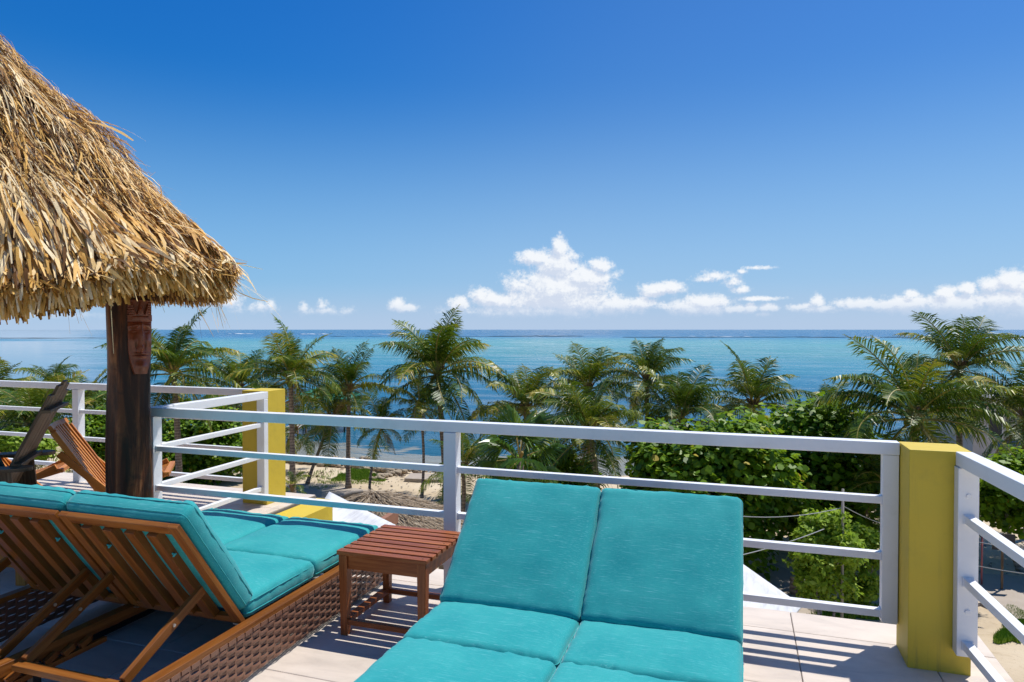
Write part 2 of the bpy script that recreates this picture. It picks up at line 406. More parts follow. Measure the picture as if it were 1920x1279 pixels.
def m_trunk(name, a, bcol):
    m, t, b = mat(name); c = t.coord(); z = t.new('ShaderNodeSeparateXYZ'); t.l.new(c, z.inputs[0])
    rings = t.math('SINE', t.math('ADD', t.math('MULTIPLY', z.outputs[2], 42), t.math('MULTIPLY', t.noise(c, 3, 2), 5)))
    n = t.noise(c, 8, 4, .6)
    f = t.math('ADD', t.math('MULTIPLY', rings, .16), n)
    setb(t, b, t.ramp(f, [(.25, a), (.75, bcol)]), .9, t.bump(f, .6, .03)); return m
M_PTRUNK = m_trunk('palm_trunk', (.12, .085, .06), (.33, .26, .20))
M_GTRUNK = m_trunk('sea_grape_trunk', (.16, .13, .11), (.42, .38, .34))

def m_sand():
    m, t, b = mat('beach_sand'); c = t.new('ShaderNodeNewGeometry').outputs['Position']
    n1 = t.noise(c, .22, 5, .6); n2 = t.noise(c, 2.2, 5, .65, .5); n3 = t.noise(c, 11, 4, .7)
    col = t.ramp(n1, [(.3, (.42, .325, .215)), (.5, (.55, .445, .31)), (.7, (.62, .52, .38))])
    col = t.mix(t.math('MULTIPLY', t.smooth(n2, .52, .72), .35), col, (.30, .22, .13))
    col = t.mix(t.math('MULTIPLY', t.smooth(n3, .62, .70), .5), col, (.16, .12, .07))
    setb(t, b, col, .95, t.bump(t.math('ADD', t.math('MULTIPLY', n2, .6), t.math('MULTIPLY', n3, .4)), .5, .08), .15); return m
M_SAND = m_sand()
m, t, b = mat('concrete_path'); c = t.new('ShaderNodeNewGeometry').outputs['Position']
setb(t, b, t.mix(t.noise(c, 1.4, 6, .65), (.30, .25, .20), (.47, .40, .33)), .9, t.bump(t.noise(c, 20, 3), .2, .01)); M_PATH = m
m, t, b = mat('white_membrane'); c = t.new('ShaderNodeNewGeometry').outputs['Position']
n = t.noise(t.scale(c, (3, .6, 1)), 3, 5, .7, .4); setb(t, b, t.mix(t.smooth(n, .42, .7), (.66, .66, .66), (.50, .49, .475)), .6); M_MEMB = m
m, t, b = mat('rock'); c = t.new('ShaderNodeNewGeometry').outputs['Position']
setb(t, b, t.mix(t.noise(c, 3, 4), (.20, .15, .10), (.50, .41, .30)), .95); M_ROCK = m
m, t, b = mat('grass_blades'); setb(t, b, t.ramp(t.attr('tint'), [(0, (.12, .24, .012)), (1, (.30, .44, .03))]), .6); M_GRASS = m
m, t, b = mat('rust_fascia'); setb(t, b, t.mix(t.noise(t.coord(), 6, 4), (.22, .09, .05), (.34, .16, .09)), .8); M_FASC = m
m, t, b = mat('green_canopy'); setb(t, b, (.02, .26, .16), .6); M_GREEN = m
m, t, b = mat('blue_boards'); setb(t, b, (.012, .07, .30), .6); M_BLUE = m
m, t, b = mat('pale_wall'); setb(t, b, t.mix(t.noise(t.coord(), 2, 4), (.42, .38, .34), (.60, .56, .51)), .9); M_PALE = m
m, t, b = mat('black_board'); setb(t, b, (.02, .02, .022), .6); M_BBOARD = m
m, t, b = mat('pink_post'); setb(t, b, (.42, .12, .12), .7); M_PINK = m
m, t, b = mat('teal_paint'); setb(t, b, (.02, .28, .30), .5); M_TEALP = m
m, t, b = mat('coconut_husk'); setb(t, b, t.mix(t.rnd(), (.16, .17, .02), (.34, .17, .03)), .6); M_COCO = m
m, t, b = mat('wire'); setb(t, b, (.35, .36, .36), .5); M_WIRE = m
m, t, b = mat('surf_foam'); setb(t, b, (.85, .87, .88), .8); M_FOAM = m
m, t, b = mat('reef_rock'); setb(t, b, (.035, .045, .05), .9); M_REEF = m

# ------------------------------------------------------------------ sea, ground
# shoreline as seen past the palms, turned into ground points
SHORE = [(-260, 800, SEA), (60, 822, SEA), (300, 842, SEA), (545, 860, SEA), (760, 882, SEA), (900, 888, SEA), (1150, 889, SEA), (1500, 896, SEA), (1920, 905, SEA), (2400, 915, SEA)]
SH = [onz(x, y, z) for x, y, z in SHORE]
SH = [SH[0] + (SH[0] - SH[1]).normalized() * 400] + SH + [SH[-1] + (SH[-1] - SH[-2]).normalized() * 400]
shx = np.array([p.x for p in SH]); shy = np.array([p.y for p in SH])
order = np.argsort(shx); shx = shx[order]; shy = shy[order]
def shore_y(x): return np.interp(x, shx, shy)

def m_sea():
    m, t, b = mat('sea_water'); pos = t.new('ShaderNodeNewGeometry').outputs['Position']
    s = t.new('ShaderNodeSeparateXYZ'); t.l.new(pos, s.inputs[0])
    dist = t.vmath('LENGTH', t.vmath('MULTIPLY', pos, (1, 1, 0)))
    lg = t.math('LOGARITHM', dist, 10)                      # 1.6 .. 4.3
    an = t.noise(t.scale(pos, (.0035, .016, 0)), 1, 5, .62, .6)
    an2 = t.noise(t.scale(pos, (.0011, .0042, 0)), 1, 5, .6, .4)
    lg = t.math('ADD', lg, t.math('MULTIPLY', t.math('SUBTRACT', an, .5), .34))
    lg = t.math('ADD', lg, t.math('MULTIPLY', t.math('SUBTRACT', an2, .5), .25))
    f = t.math('DIVIDE', t.math('SUBTRACT', lg, 1.6), 2.7, clamp=True)
    col = t.ramp(f, [(0, (.008, .085, .13)), (.13, (.004, .11, .20)), (.20, (.008, .15, .24)), (.255, (.03, .21, .27)), (.31, (.07, .26, .27)), (.40, (.105, .32, .31)), (.455, (.06, .27, .31)),
                     (.49, (.025, .18, .31)), (.54, (.012, .12, .25)), (.62, (.010, .11, .23)), (1, (.010, .12, .24))])
    # weed and pale sand showing in the shallows just off the beach
    e = t.new('ShaderNodeCombineXYZ')
    off = t.attr('offshore')
    w1 = t.noise(t.scale(pos, (.10, .28, 0)), 1, 6, .66, .8); w2 = t.noise(t.scale(pos, (.5, 1.3, 0)), 1, 5, .6)
    thr = t.smooth(off, 0, 16, .30, .80)
    wm = t.smooth(t.math('ADD', t.math('MULTIPLY', w1, .75), t.math('MULTIPLY', w2, .25)), thr, t.math('ADD', thr, .05))
    wm = t.math('MULTIPLY', wm, t.smooth(off, 13, 24, 1, 0))
    col = t.mix(t.math('MULTIPLY', wm, .8), col, t.mix(w2, (.20, .18, .13), (.38, .35, .26)))
    wv = t.noise(t.scale(pos, (.35, 1.1, 0)), 1, 5, .62); wv2 = t.noise(t.scale(pos, (2.0, 5, 0)), 1, 3, .6); wv3 = t.noise(t.scale(pos, (.03, .14, 0)), 1, 4, .6)
    h = t.math('ADD', t.math('MULTIPLY', wv, .5), t.math('ADD', t.math('MULTIPLY', wv2, .12), t.math('MULTIPLY', wv3, .9)))
    az_ = t.math('ARCTAN2', s.outputs[0], s.outputs[1]); calm = t.smooth(t.math('ADD', az_, t.math('MULTIPLY', t.math('SUBTRACT', an, .5), .20)), -.92, -.78, .97, 0)
    calm = t.math('MULTIPLY', calm, t.smooth(t.noise(t.scale(pos, (.0006, .006, 0), (3, 1, 0)), 1, 3, .5), .30, .40))
    col = t.mix(t.math('MULTIPLY', calm, .75), col, (.15, .19, .27))  # silvery sky reflection on the calm water, painted into the base colour
    h = t.math('MULTIPLY', h, t.math('SUBTRACT', 1, calm))
    setb(t, b, col, t.math('MULTIPLY', t.smooth(wv3, .35, .65, .10, .30), t.math('SUBTRACT', 1.15, calm)), t.bump(h, 1.0, .5), .5); b.inputs['IOR'].default_value = 1.33
    return m
M_SEA = m_sea()
# sea grid: fine near the beach, coarse to the horizon
xs = np.concatenate([[-45000, -20000, -9000, -4000, -1800, -900, -500], np.linspace(-300, 300, 61), [500, 900, 1800, 4000, 9000, 20000, 45000]])
ts = np.array([-30, 0, 2, 4, 6, 8, 10, 13, 16, 20, 25, 32, 42, 60, 90, 150, 260, 500, 1000, 2000, 4500, 10000, 22000, 50000], dtype=float)
XX, TT = np.meshgrid(xs, ts); YY = shore_y(XX) * np.clip(1 - TT / 600, 0, 1) + TT + 40 * (1 - np.clip(1 - TT / 600, 0, 1))
vs = np.stack([XX.ravel(), YY.ravel(), np.full(XX.size, SEA)], 1)
nx, nt_ = len(xs), len(ts); fl = []
for j in range(nt_ - 1):
    for i in range(nx - 1): a = j * nx + i; fl += [a, a + 1, a + nx + 1, a + nx]
me = npmesh('water', vs, fl, [4] * (len(fl) // 4), M_SEA)
at_ = me.attributes.new('offshore', 'FLOAT', 'POINT'); at_.data.foreach_set('value', TT.ravel().astype(np.float32))
struct(link('water', me))
# ground: near land with dunes, slipping under the water
gx = np.concatenate([[-30000, -6000, -1500, -500, -260], np.linspace(-150, 120, 136), [200, 500, 1500, 6000, 30000]])
gt = np.concatenate([[-30000, -6000, -1500, -400, -150, -100], np.linspace(-76, 0, 77), [1, 2, 3, 5, 8, 14, 30, 80]])
XX, TT = np.meshgrid(gx, gt); YY = shore_y(XX) + TT
ZZ = np.where(TT < -4, GZ, np.where(TT < 0, GZ + (SEA - GZ) * (TT + 4) / 4 - .02, SEA - .05 - .09 * TT))
for i in range(XX.shape[0]):
    for j in range(XX.shape[1]):
        if -76 < TT[i, j] < -.5 and abs(XX[i, j]) < 150:
            ZZ[i, j] += .10 * mnoise.noise(Vector((XX[i, j] * .35, YY[i, j] * .35, 0))) + .05 * mnoise.noise(Vector((XX[i, j] * 1.1, YY[i, j] * 1.1, 3)))
nx, nt_ = len(gx), len(gt); fl = []
for j in range(nt_ - 1):
    for i in range(nx - 1): a = j * nx + i; fl += [a, a + 1, a + nx + 1, a + nx]
struct(link('ground', npmesh('ground', np.stack([XX.ravel(), YY.ravel(), ZZ.ravel()], 1), fl, [4] * (len(fl) // 4), M_SAND, smooth=True)))

# ------------------------------------------------------------------ terrace
mb = MB(); mb.box((-12, -2.5, -.30), (1.28, 4.40, -.012)); mb.box((-12, 4.40, -.30), (-4.12, 5.98, -.012))
fl_o = struct(build(mb, 'terrace_floor', M_GROUT))
P = .645; X0 = .303; Y0 = 4.105
tile_cache = {}
def tile(x0, x1, y0, y1):
    k = (round(x1 - x0, 3), round(y1 - y0, 3))
    if k not in tile_cache:
        q = MB(); w, h = k; bv = .003; z0 = -.011
        a = [(0, 0), (w, 0), (w, h), (0, h)]; i_ = [(bv, bv), (w - bv, bv), (w - bv, h - bv), (bv, h - bv)]
        q.quad([(x, y, 0) for x, y in i_])
        for n_ in range(4):
            n2 = (n_ + 1) % 4
            q.quad([(*a[n_], -bv), (*a[n2], -bv), (*i_[n2], 0), (*i_[n_], 0)])
            q.quad([(*a[n_], z0), (*a[n2], z0), (*a[n2], -bv), (*a[n_], -bv)])
        tile_cache[k] = q.mesh('tile', M_TILE)
    o = link('tile', tile_cache[k], fl_o, loc=(x0, y0, random.uniform(-.0006, .0006)))
xsn = [X0 + P * k for k in range(-17, 2)] + [1.275]
xsn = [x for x in xsn if x <= 1.275]
g_ = .0022
ysn = [Y0 - P * k for k in range(7, -1, -1)] + [4.395]
for i in range(len(xsn) - 1):
    for j in range(len(ysn) - 1):
        tile(xsn[i] + g_, xsn[i + 1] - g_, ysn[j] + g_, ysn[j + 1] - g_)
ys2 = [4.395, Y0 + P, Y0 + 2 * P, 5.975]; xs2 = [x for x in xsn if x < -4.2] + [-4.125]
for i in range(len(xs2) - 1):
    for j in range(3): tile(xs2[i] + g_, xs2[i + 1] - g_, ys2[j] + g_, ys2[j + 1] - g_)
# building under the terrace
bd = thing('building', 'ochre rendered house whose roof terrace the loungers stand on', 'building', (-5, 1, GZ))
def sub(mb, name, m, par, **k):
    for i, p in enumerate(mb.v): mb.v[i] = (p[0] - par.location.x, p[1] - par.location.y, p[2] - par.location.z)
    return build(mb, name, m, par, **k)
mb = MB(); mb.box((-11.9, -2.4, GZ - .3), (1.16, 4.27, -.302)); sub(mb, 'wall', M_YEL2, bd)
mb = MB(); mb.box((-11.9, 4.272, GZ - .3), (-4.25, 5.85, -.302)); sub(mb, 'wall', M_YEL2, bd)
# bulging ochre parapet with rounded end, just past the terrace corner
mb = MB(); pts = [(-3.80, 4.45), (-3.80, 5.66)] + [(-3.98 + .18 * math.cos(a), 5.66 + .30 * math.sin(a)) for a in np.linspace(.2, PI / 2, 7)] + [(-4.105, 5.97), (-4.105, 4.45)]
n_ = len(pts); zt, zb = -.03, -1.6
mb.quad([(x, y, zt) for x, y in pts])
for i in range(n_):
    (x0, y0), (x1, y1) = pts[i], pts[(i + 1) % n_]; mb.quad([(x0, y0, zb), (x1, y1, zb), (x1, y1, zt), (x0, y0, zt)])
sub(mb, 'parapet', M_YEL, bd, bevel=.02)

# pillars and railings
def pillar(x0, x1, y0, y1, h, label):
    mb = MB(); c = ((x0 + x1) / 2, (y0 + y1) / 2)
    mb.bar((0, 0, -.008), (0, 0, h), x1 - x0, y1 - y0, (0, 1, 0))
    o = build(mb, 'pillar', M_YEL, bevel=.004); o.location = (*c, 0)
    tag(o, label, 'pillar', 'ochre pillars at the terrace corners'); return o
pillar(.815, 1.09, 3.85, 4.11, 1.10, 'ochre square pillar at the right corner of the terrace, nearest the camera')
pillar(-4.61, -4.325, 5.47, 5.76, 1.105, 'ochre square pillar at the far left corner of the terrace, before the palms')
def railing(label, loc, posts, rails, tops, bolts=()):
    r = thing('railing', label, 'railing', loc, 0, 'white metal railings of the terrace')
    L = Vector(loc)
    for (p0, p1, w, h, up) in posts:
        mb = MB(); mb.bar(Vector(p0) - L, Vector(p1) - L, w, h, up); build(mb, 'post', M_WHITE, r, bevel=.004)
    for (p0, p1) in rails:
        mb = MB(); mb.bar(Vector(p0) - L, Vector(p1) - L, .042, .040); build(mb, 'rail', M_WHITE, r, bevel=.003)
    for (p0, p1) in tops:
        mb = MB(); mb.bar(Vector(p0) - L, Vector(p1) - L, .075, .068); build(mb, 'top_rail', M_WHITE, r, bevel=.004)
    for (p0, p1) in rails:
        for e, f in ((p0, p1), (p1, p0)):
            e = Vector(e) - L; f = Vector(f) - L; d_ = (f - e).normalized(); mb = MB(); mb.bar(e - d_ * .001, e + d_ * .006, .050, .048); build(mb, 'weld_bead', M_WHITE, r, bevel=.002)
    for p in bolts:
        mb = MB(); p = Vector(p) - L; mb.tube([p, p + Vector((0, -.006, 0))], .012, 10); build(mb, 'bolt_cap', M_WHITE, r, bevel=.002)
    return r
ZR = (.787, .485, .175); ZT = 1.068; Y1 = 4.085
railing('long white railing behind the loungers, from the ochre pillar to the corner by the trunk', (-1.8, Y1, 0),
        [((.772, Y1, .13), (.772, Y1, ZT - .036), .078, .06, (0, 1, 0)), ((-1.775, Y1, -.01), (-1.775, Y1, ZT - .036), .088, .085, (0, 1, 0)),
         ((-4.283, Y1, -.01), (-4.283, Y1, ZT - .036), .10, .085, (0, 1, 0))],
        [((-4.232, Y1, z), (-1.82, Y1, z)) for z in ZR] + [((-1.730, Y1, z), (.732, Y1, z)) for z in ZR],
        [((-4.335, Y1, ZT), (.812, Y1, ZT))])
xe = -4.335
railing('short white railing running back from the trunk corner to the far ochre pillar', (-4.3, 4.2, 0),
        [((xe, 5.425, .11), (xe, 5.425, ZT - .036), .085, .06, (0, 1, 0))],
        [((-4.285, Y1 + .045, z), (xe + .0, 5.394, z)) for z in ZR],
        [((-4.285, Y1 + .0385, ZT), (xe, 5.462, ZT))])
yb = 5.66
railing('white railing at the back left of the terrace, behind the stick chairs', (-7, yb, 0),
        [((-6.99, yb, -.01), (-6.99, yb, ZT - .036), .085, .085, (0, 1, 0)), ((-9.6, yb, -.01), (-9.6, yb, ZT - .036), .085, .085, (0, 1, 0))],
        [((-6.945, yb, z), (-4.615, yb, z)) for z in ZR] + [((-9.555, yb, z), (-7.035, yb, z)) for z in ZR] + [((-12, yb, z), (-9.645, yb, z)) for z in ZR],
        [((-12, yb, ZT), (-4.613, yb, ZT))])
sk = .048
def rr(y, z): return (1.052 + (3.81 - y) * sk, y, z)
railing('white railing at the right edge of the terrace, coming toward the camera from the pillar', (1.05, 3.8, 0),
        [((1.052, 3.812, .12), (1.052, 3.812, ZT - .036), .088, .07, (0, 1, 0)), ((*rr(1.3, -.01)[:2], -.01), (*rr(1.3, 0)[:2], ZT - .036), .088, .088, (0, 1, 0))],
        [(rr(3.776, z), rr(1.345, z)) for z in ZR] + [(rr(1.255, z), rr(-1.5, z)) for z in ZR],
        [(rr(3.846, ZT), rr(-1.5, ZT))], [(1.052, 3.777, .90), (1.052, 3.777, .34)])

# ------------------------------------------------------------------ side table
def side_table():
    r = thing('side_table', 'red brown slatted wooden side table between the two loungers', 'side table', (-1.835, 3.52, 0))
    hx, hy, zt = .275, .278, .475
    n = 8; w = 2 * hy / n
    for k in range(n):
        y = -hy + w * (k + .5); mb = MB(); mb.bar((-hx + random.uniform(-.002, .002), y, zt - .012), (hx + random.uniform(-.002, .002), y, zt - .012), w - .017, .024); sl = build(mb, 'slat', M_TABLE, r, bevel=.003)
        for sx in (-1, 1): mb = MB(); mb.tube([(sx * (hx - .035), y, zt - .001), (sx * (hx - .035), y, zt + .0008)], .0055, 10); build(mb, 'screw_plug', M_DARK, sl)
    lx, ly = hx - .035, hy - .04
    for sx in (-1, 1):
        for sy in (-1, 1):
            mb = MB(); mb.bar((sx * lx * .99, sy * ly, 0), (sx * lx, sy * ly, zt - .025), .052, .052, (0, 1, 0), t0=.78); build(mb, 'leg', M_TABLE, r, bevel=.003)
    for sy in (-1, 1):
        mb = MB(); mb.bar((-lx + .027, sy * ly, zt - .065), (lx - .027, sy * ly, zt - .065), .024, .076); build(mb, 'apron', M_TABLE, r, bevel=.002)
        mb = MB(); mb.bar((-lx + .022, sy * ly, .075), (lx - .022, sy * ly, .075), .03, .03); build(mb, 'stretcher', M_TABLE, r, bevel=.002)
    for sx in (-1, 1):
        mb = MB(); mb.bar((sx * lx, -ly + .027, zt - .065), (sx * lx, ly - .027, zt - .065), .024, .076); build(mb, 'apron', M_TABLE, r, bevel=.002)
        mb = MB(); mb.bar((sx * lx, -ly + .022, .075), (sx * lx, ly - .022, .075), .045, .028); build(mb, 'stretcher', M_TABLE, r, bevel=.002)
side_table()

# ------------------------------------------------------------------ loungers
def cushion(w, l, th, seed, wr=1.0, nx=30, ny=30, nz=6):
    """puffy box cushion centred on its base, x across, y along"""
    r = .028; hx, hy, hz = w / 2, l / 2, th / 2; V = {}; verts = []; faces = []
    def P_(i, j, k):
        key = (i, j, k)
        if key in V: return V[key]
        def cl(a, n, h):
            t_ = a / n * 2 - 1; t_ = math.copysign(abs(t_) ** .75, t_) if n > 8 else t_
            return t_ * h
        p = Vector((cl(i, nx, hx), cl(j, ny, hy), cl(k, nz, hz)))
        q = Vector((max(-hx + r, min(hx - r, p.x)), max(-hy + r, min(hy - r, p.y)), max(-hz + r, min(hz - r, p.z))))
        d_ = p - q
        p = q + d_.normalized() * r if d_.length > 1e-6 else p
        u, v_ = p.x / hx, p.y / hy
        e = (1 - abs(u) ** 3) * (1 - abs(v_) ** 3)
        p.z += (p.z / hz) * .020 * e
        n1 = mnoise.noise(Vector((p.x * 5, p.y * 5, seed))) * .007 + mnoise.noise(Vector((p.x * 14, p.y * 14, seed + p.z * 8))) * .0022
        ed = max(0, abs(v_) - .86) / .14; es = max(0, abs(u) - .88) / .12
        n1 += ed * wr * .012 * mnoise.noise(Vector((p.x * 46, p.y * 7, seed * 3 + p.z * 20))) + es * wr * .005 * mnoise.noise(Vector((p.x * 7, p.y * 40, seed * 5)))
        side = 1 - abs(p.z / hz)
        p.z += n1 * (1 if p.z > 0 else .3)
        p.x += math.copysign(side * .008, p.x) * (abs(u) > .9) + n1 * .6 * (abs(u) > .9); p.y += math.copysign(side * .006, p.y) * (abs(v_) > .9)
        V[key] = len(verts); verts.append(p); return V[key]
    def g(n1, n2, fn):
        for a in range(n1):
            for b_ in range(n2): faces.append([fn(a, b_), fn(a + 1, b_), fn(a + 1, b_ + 1), fn(a, b_ + 1)])
    g(nx, ny, lambda a, b_: P_(a, b_, nz)); g(nx, ny, lambda a, b_: P_(a, ny - b_, 0))
    g(nx, nz, lambda a, b_: P_(a, 0, b_)); g(nx, nz, lambda a, b_: P_(nx - a, ny, b_))
    g(ny, nz, lambda a, b_: P_(nx, a, b_)); g(ny, nz, lambda a, b_: P_(0, ny - a, b_))
    for v in verts: v.z += hz
    me = bpy.data.meshes.new('cushion'); me.from_pydata([tuple(v) for v in verts], [], faces); me.materials.append(M_FAB)
    me.polygons.foreach_set('use_smooth', np.ones(len(faces), dtype=bool)); me.update()
    # piping along the upper and lower seams
    mb = MB()
    for zz, k in ((th - .029, nz - 1), (.029, 1)):
        loop = []; n = 26; rc = .028
        for cx_, cy_, a0 in ((hx - rc, hy - rc, 0), (-hx + rc, hy - rc, PI / 2), (-hx + rc, -hy + rc, PI), (hx - rc, -hy + rc, 3 * PI / 2)):
            for a in np.linspace(a0, a0 + PI / 2, 5): loop.append((cx_ + (rc + .003) * math.cos(a), cy_ + (rc + .003) * math.sin(a)))
        pts = []
        for q in range(len(loop)):
            p, p2 = loop[q], loop[(q + 1) % len(loop)]; m_ = max(1, int(math.dist(p, p2) / .03))
            for s_ in range(m_):
                f_ = s_ / m_; xx = p[0] + (p2[0] - p[0]) * f_; yy = p[1] + (p2[1] - p[1]) * f_
                pts.append((xx * 1.004, yy * 1.003, zz + .002 * mnoise.noise(Vector((xx * 30, yy * 30, seed)))))
        pts.append(pts[0]); mb.tube(pts, .0028, 5, cap=False)
    return me, mb.mesh('piping', M_FAB, True)

def wicker_row(length, phase, stake, amp=.0052, h=.0205, th=.003):
    n = int(length / stake) * 4; mb = MB(); b = 0
    prof = [(-.5, -.35), (-.25, .5), (.25, .5), (.5, -.35)]
    for i in range(n + 1):
        y = length * i / n; x = amp * math.sin(PI * y / stake + phase)
        for (zz, o) in prof: mb.v.append((x + o * th, y, zz * h))
    for i in range(n):
        for k in range(3):
            a = i * 4 + k; mb.face((a, a + 4, a + 5, a + 1), [(y_, k * .01) for y_ in (length * i / n, length * (i + 1) / n, length * (i + 1) / n, length * i / n)])
    return mb

def double_lounger(name, label, loc, rz, seat_len, foot_len, zc, back_ang, back_len, gapx=.71, cw=.695, head=.92, w2=.73):
    """local frame: x across, y toward the feet, y=0 where the backrests hinge"""
    r = thing(name, label, 'sun lounger', loc, rz, 'teal double sun loungers')
    th = .115; zt = zc - th - .018       # top of slatted bed
    rail_t = zc - .115; W2 = w2
    y0, y1 = -head, seat_len + foot_len + .015
    def B(n, p0, p1, w, h, up=(0, 0, 1), mm=M_TEAK, par=None, bv=.003):
        mb = MB(); mb.bar(p0, p1, w, h, up); return build(mb, n, mm, par or r, bevel=bv)
    for x in (-W2, W2): B('side_rail', (x, y0, rail_t - .015), (x, y1, rail_t - .015), .055, .030)
    B('centre_rail', (0, y0, rail_t - .032), (0, y1 - .03, rail_t - .032), .055, .055)
    for y in (y0 + .02, y1 - .022): B('end_rail', (-W2 + .03, y, rail_t - .034), (W2 - .03, y, rail_t - .034), .045, .036, (0, 0, 1))
    for x in (-W2 + .035, W2 - .035, -.04, .04):
        for y in ((y0 + .05, y1 - .06) if abs(x) > .1 else (y0 + .35, y1 - .3)): B('leg', (x, y, 0), (x, y, rail_t - .05), .035, .04, (0, 1, 0), M_BLK)
    for x in (-.33, .36): B('floor_skid', (x, y0 + .06, .03), (x, y1 - .08, .03), .03, .03, (0, 0, 1), M_BLK)
    # notched racks that take the props
    for x in (-.045, .045, -W2 + .05, W2 - .05):
        mb = MB()
        for k in range(6): y = -.78 + k * .085; mb.bar((x, y, rail_t - .075), (x, y + .05, rail_t - .055), .022, .028)
        mb.bar((x, -.82, rail_t - .095), (x, -.22, rail_t - .095), .022, .022); build(mb, 'notched_rack', M_TEAK, r)
    # wicker skirts
    stake = .056; rows = 11; hz = (rail_t - .03 - .028) / rows
    L = y1 - y0
    ma = wicker_row(L, 0, stake, h=hz * .96).mesh('wicker_strip', M_WICK, True); mb_ = wicker_row(L, PI, stake, h=hz * .96).mesh('wicker_strip', M_WICK, True)
    for s in (-1, 1):
        for k in range(rows):
            o = link('wicker_strip', ma if k % 2 else mb_, r, loc=(s * (W2 + .024), y0 if s > 0 else y1, .028 + hz * (k + .5)), rot=(0, 0, 0 if s > 0 else PI))
        mb = MB()
        for q in range(int(L / stake)): y = y0 + stake * (q + .0); mb.bar((s * (W2 + .0235), y, .03), (s * (W2 + .0235), y, rail_t - .028), .003, .013, (0, 1, 0))
        build(mb, 'wicker_stakes', M_WICK, r)
        mb = MB()
        for q in range(int(L / stake)): y = y0 + stake * (q + .5) ; mb.bar((s * (W2 + .027), y - stake * .42, rail_t - .036), (s * (W2 + .027), y + stake * .42, rail_t - .034), .007, .020)
        build(mb, 'wicker_wrap', M_WICK, r)
    Lx = 2 * W2
    mc = wicker_row(Lx, 0, stake, h=hz * .96).mesh('wicker_strip', M_WICK, True); md = wicker_row(Lx, PI, stake, h=hz * .96).mesh('wicker_strip', M_WICK, True)
    for k in range(rows): link('wicker_strip', mc if k % 2 else md, r, loc=(W2, y1 + .008, .028 + hz * (k + .5)), rot=(0, 0, PI / 2))
    # slatted bed under the flat cushions
    for s in (-1, 1):
        cx_ = s * gapx / 2 + s * .0
        for k in range(6): y = .06 + (y1 - .12) * k / 5.; B('bed_slat', (cx_ - cw / 2 + .01, y, zt - .012), (cx_ + cw / 2 - .01, y, zt - .012), .07, .018)
    ca, sa = math.cos(back_ang), math.sin(back_ang); u = Vector((0, -ca, sa)); nrm = Vector((0, sa, ca))
    for s in (-1, 1):
        cx_ = s * gapx / 2; sd = s * 3 + loc[0]
        for (nm, ly, yc) in (('seat_cushion', seat_len, seat_len / 2), ('foot_cushion', foot_len, seat_len + foot_len / 2)):
            me, pm = cushion(cw, ly - .004, th, sd + yc, 1.2)
            o = link(nm, me, r, loc=(cx_, yc, zc - th - .004), rot=(0, 0, random.uniform(-.006, .006))); link('piping', pm, o)
        bl = back_len + .0; me, pm = cushion(cw, bl, th, sd + 9, 1.0, ny=34)
        hinge = Vector((cx_, -.012, zc - th + .025))
        o = link('back_cushion', me, r, loc=hinge + u * (bl / 2 + .02) + nrm * .0)
        o.rotation_euler = (-(PI - 0) * 0 + -back_ang, 0, 0); link('piping', pm, o)
        # tilt so that local -y points up the back
        # backrest frame sits behind the cushion
        fo = hinge - nrm * .022 - u * .03; fl_ = bl + .035; fw = cw - .055
        bf = None
        p = lambda a, x, n=0: Vector((cx_ + x, 0, 0)) + Vector((0, fo.y, fo.z)) + u * a + nrm * n
        mb = MB()
        for sx in (-1, 1): mb.bar(p(0, sx * fw / 2), p(fl_, sx * fw / 2), .052, .026, nrm)
        mb.bar(p(fl_ - .024, -fw / 2 + .0265), p(fl_ - .024, fw / 2 - .0265), .048, .026, nrm); mb.bar(p(.03, -fw / 2 + .0265), p(.03, fw / 2 - .0265), .05, .026, nrm)
        bf = build(mb, 'backrest_frame', M_TEAK, r, bevel=.003)
        for k in range(4):
            x = -fw / 2 + fw * (k + 1) / 5.; mb = MB(); mb.bar(p(.056, x, -.010), p(fl_ - .049, x, -.010), .056, .042, nrm); build(mb, 'slat', M_TEAK, bf, bevel=.002)
        for a, x in ((fl_ * .72, fw * .30), (fl_ * .72, -fw * .30)):
            mb = MB(); pts = [p(a + .02 * math.sin(q) , x + .035 * math.cos(q), -.012 - .008 * abs(math.sin(q))) for q in np.linspace(0, PI, 9)]
            for i in range(8): mb.bar(pts[i], pts[i + 1], .003, .02, u)
            build(mb, 'tie_strap', M_PIPE, bf)
        # prop
        top = fl_ * .42; foot = Vector((cx_, -.64, rail_t - .018)); ax = fw / 2 - .045
        arms = []
        for sx in (-1, 1):
            a0 = p(top, sx * ax, -.03); a1 = foot + Vector((sx * ax, 0, .012))
            B('prop_arm', a0, a1, .024, .045, nrm)
            mb = MB(); q = a0 + (a1 - a0) * .42; mb.tube([q + Vector((.011 * 1, 0, 0)), q + Vector((.017, 0, 0))], .008, 8); build(mb, 'bolt', M_STEEL, r)
        B('prop_bar', foot + Vector((-ax - .02, -.02, 0)), foot + Vector((ax + .02, -.02, 0)), .05, .026, (0, 0, 1))
        for sx in (-1, 1):
            B('hinge_plate', (cx_ + sx * (fw / 2 - .02), -.03, rail_t - .012), (cx_ + sx * (fw / 2 + .04), -.03, rail_t - .012), .02, .004, (0, 0, 1), M_STEEL, None, 0)
    return r
double_lounger('double_lounger', 'teal double lounger seen from behind its raised backs, foot end at the railing', (-2.985, 2.73, 0), 0, .56, .74, .395, math.radians(55), .68)
double_lounger('double_lounger', 'teal double lounger in the foreground, backs raised toward the sea', (-.685, 3.07, 0), PI, .43, .74, .375, math.radians(43.5), .72, head=.80, w2=.665)

